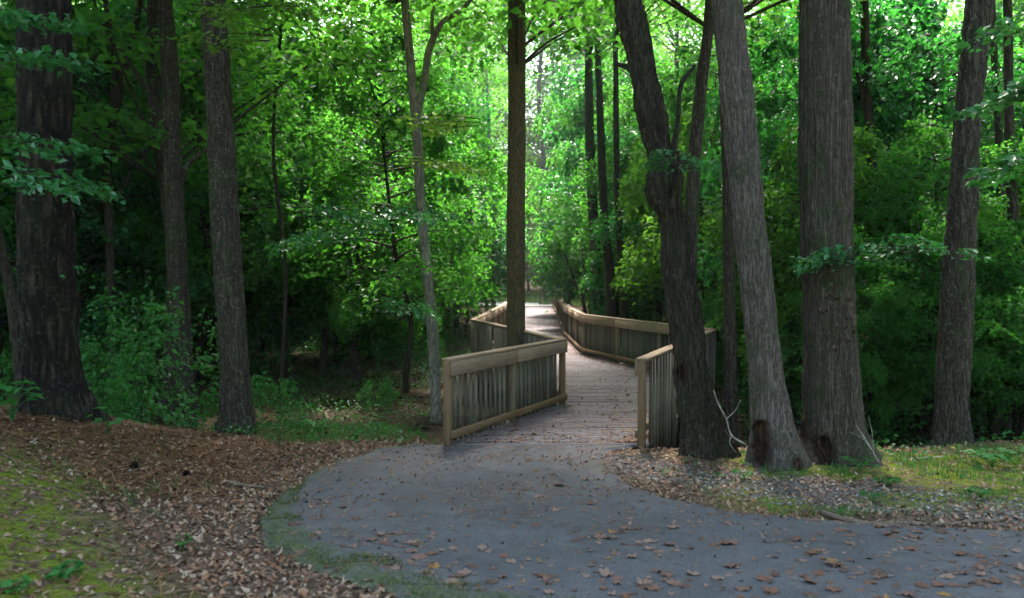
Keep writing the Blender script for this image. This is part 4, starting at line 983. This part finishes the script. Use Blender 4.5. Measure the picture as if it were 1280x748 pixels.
# dead vine leaves hanging on the widest trunk
oI = T['I'][0]; n = 46; q = np.random.default_rng(77)
px_ = 1036 + 26 * q.normal(size=n) * .5 + 10; py_ = 345 + 95 * q.random(n); pz = np.array([at(a, b, 9.4 - .36) for a, b in zip(px_ + (py_ - 345) * .2, py_)])
v, f = curl_leaves(0 * px_, 0 * px_, 0 * px_, .042, q, tilt=1.3); v = v.reshape(n, 8, 3)[:, :, [0, 2, 1]]
v = (v + (pz - np.array(oI.location))[:, None]).reshape(-1, 3); mb = MB(); mb.add(v, f); mb.build('withered_vine_leaves', M['litter_dark'], oI)
# pine cone / clod
for px, py, lab in [(168, 586, 'dark round pine cone on the left bank'), (233, 597, 'brown pine cone lying nearer the path on the left bank')]:
    p = gpt(px, py); mb = MB(); q = np.random.default_rng(px); nn_ = 90; cs = []
    for k in range(nn_):
        t_ = k / nn_; a = k * 2.4; r_ = .036 * math.sin(.35 + 2.6 * t_); cs.append((r_ * math.cos(a), r_ * math.sin(a), .075 * t_))
    v, f = leaf_geo(nn_, np.array(cs), .03, .3, q, .8, np.array([k * 2.4 for k in range(nn_)]), .1, -.3); mb.add(v, f)
    tube(mb, [(0, 0, 0, .02), (0, 0, .035, .028), (0, 0, .075, .008)], 8, 6, 0); o = mb.build('pine_cone', M['bark_pine']); o.location = (p[0], p[1], float(ground_h(p[0], p[1])) - .005); tag(o, lab, 'pine cone')

# ------------------------------------------------------------------ single fallen leaves on the path
def maple(seed, curl):
    q = np.random.default_rng(seed); k = 30; th = np.linspace(-math.pi, math.pi, k, endpoint=False)
    rad = .40 + .20 * np.abs(np.cos(th * 2.5 + q.normal() * .3)) ** .8 + .05 * np.cos(th * 11) + q.normal(size=k) * .05
    rad *= 1 - .35 * np.exp(-((np.abs(th) - math.pi) / .4) ** 2)
    v = [(0, 0, 0)]; f = []
    for ring, s in ((1, .5), (2, 1.)):
        for i in range(k):
            x, y = rad[i] * s * math.cos(th[i]), rad[i] * s * math.sin(th[i]); v.append((x, y, curl * (x * x * .9 + .5 * abs(y) ** 2 * (1 if q.random() < .9 else 1.5)) + .05 * math.sin(4 * th[i] + seed) * s))
    for i in range(k):
        j = (i + 1) % k; f.append([0, 1 + i, 1 + j])
    f4 = [[1 + i, 1 + k + i, 1 + k + (i + 1) % k, 1 + (i + 1) % k] for i in range(k)]
    v = np.array(v); v[:, 2] -= v[:, 2].min(); mb = MB(); mb.v.append(v); mb.n = len(v); mb.f3.append(np.array(f)); mb.f4.append(np.array(f4))
    tube(mb, [(-.35, 0, v[0, 2] * .5 + .02, .012), (-.7, .05, .03, .012), (-.95, .14, .05, .01)], 4, 5, 0)
    return mb.mesh('fallen_leaf', M['litter_path'], True)
LV = [maple(s, c) for s, c in enumerate([.1, .45, .9, .25, 1.3, .6])]
spec = [(494, 716, .10, 'curled orange leaf standing on the asphalt near the bottom'), (897, 726, .13, 'pale tan leaf with dark edge at the bottom centre right'), (790, 699, .12, 'small leaf with orange edge resting on the asphalt right of centre'), (995, 676, .12, 'orange brown leaf on the asphalt below the stick'),
        (640, 705, .13, 'flat pinkish brown leaf at the bottom middle'), (578, 718, .11, 'dark brown leaf right of the curled orange leaf'), (358, 652, .07, 'tiny yellow leaf near the mossy left edge of the asphalt'), (476, 672, .11, 'folded dark leaf left of centre on the asphalt'), (515, 682, .12, 'brown leaf clumped left of centre on the asphalt'), (602, 690, .11, 'brown leaf with upturned tips beside the folded ones')]
for i, (px, py, s, lab) in enumerate(spec):
    x, y = hit_path(px, py); o = link('fallen_leaf', LV[[4, 1, 2, 3, 0, 1, 0, 4, 2, 4][i]]); o.location = (x, y, float(path_z(x, y)) + .003); s *= .62; o.scale = (s, s * .8, s); o.rotation_euler = (rs.normal() * .1, rs.normal() * .1, rs.random() * 6.28); tag(o, lab, 'leaf', 'fallen leaves on the asphalt path')
cnt = 0
while cnt < 280:
    px = 330 + 950 * rs.random(); py = 575 + 175 * rs.random() ** .8
    x, y = hit_path(px, py)
    if not on_path(np.array(x), np.array(y)): continue
    if fbm(x, y * 1.5, 1.1, 3, 70) < .36 + .2 * rs.random(): continue
    s = .035 + .055 * rs.random() ** 1.3; o = link('fallen_leaf', LV[int(rs.integers(6))]); o.location = (x, y, float(path_z(x, y)) + .002); o.scale = (s, s, s * rs.uniform(.5, 1.3)); o.rotation_euler = (rs.normal() * .08, rs.normal() * .08, rs.random() * 6.28)
    tag(o, 'small dry brown leaf scattered among others on the asphalt', 'leaf', 'fallen leaves on the asphalt path'); cnt += 1
for i in range(26):
    y = 10.6 + 9 * rs.random() ** 1.3; x = float(dxl(y)) + .2 + (float(dxr(y) - dxl(y)) - .4) * rs.random(); s = .05 + .05 * rs.random()
    o = link('fallen_leaf', LV[int(rs.integers(6))]); o.location = (x, y, .022); o.scale = (s, s, s * .8); o.rotation_euler = (0, 0, rs.random() * 6.28); tag(o, 'small dry leaf lying on the boardwalk planks', 'leaf', 'fallen leaves on the boardwalk')

# ------------------------------------------------------------------ air
mb = MB(); mb.box((0, 45, 20), (260, 230, 60))
hz = mb.build('haze', None); t = NT('haze')
pv = t.n('ShaderNodeVolumePrincipled', Density=.0005, Anisotropy=.3); pv.inputs['Color'].default_value = (.9, .95, 1, 1)
t.t.links.new(pv.outputs[0], t.out.inputs['Volume']); hz.data.materials.append(t.m); tag(hz, 'thin pale haze between the trees', 'haze', kind='stuff')
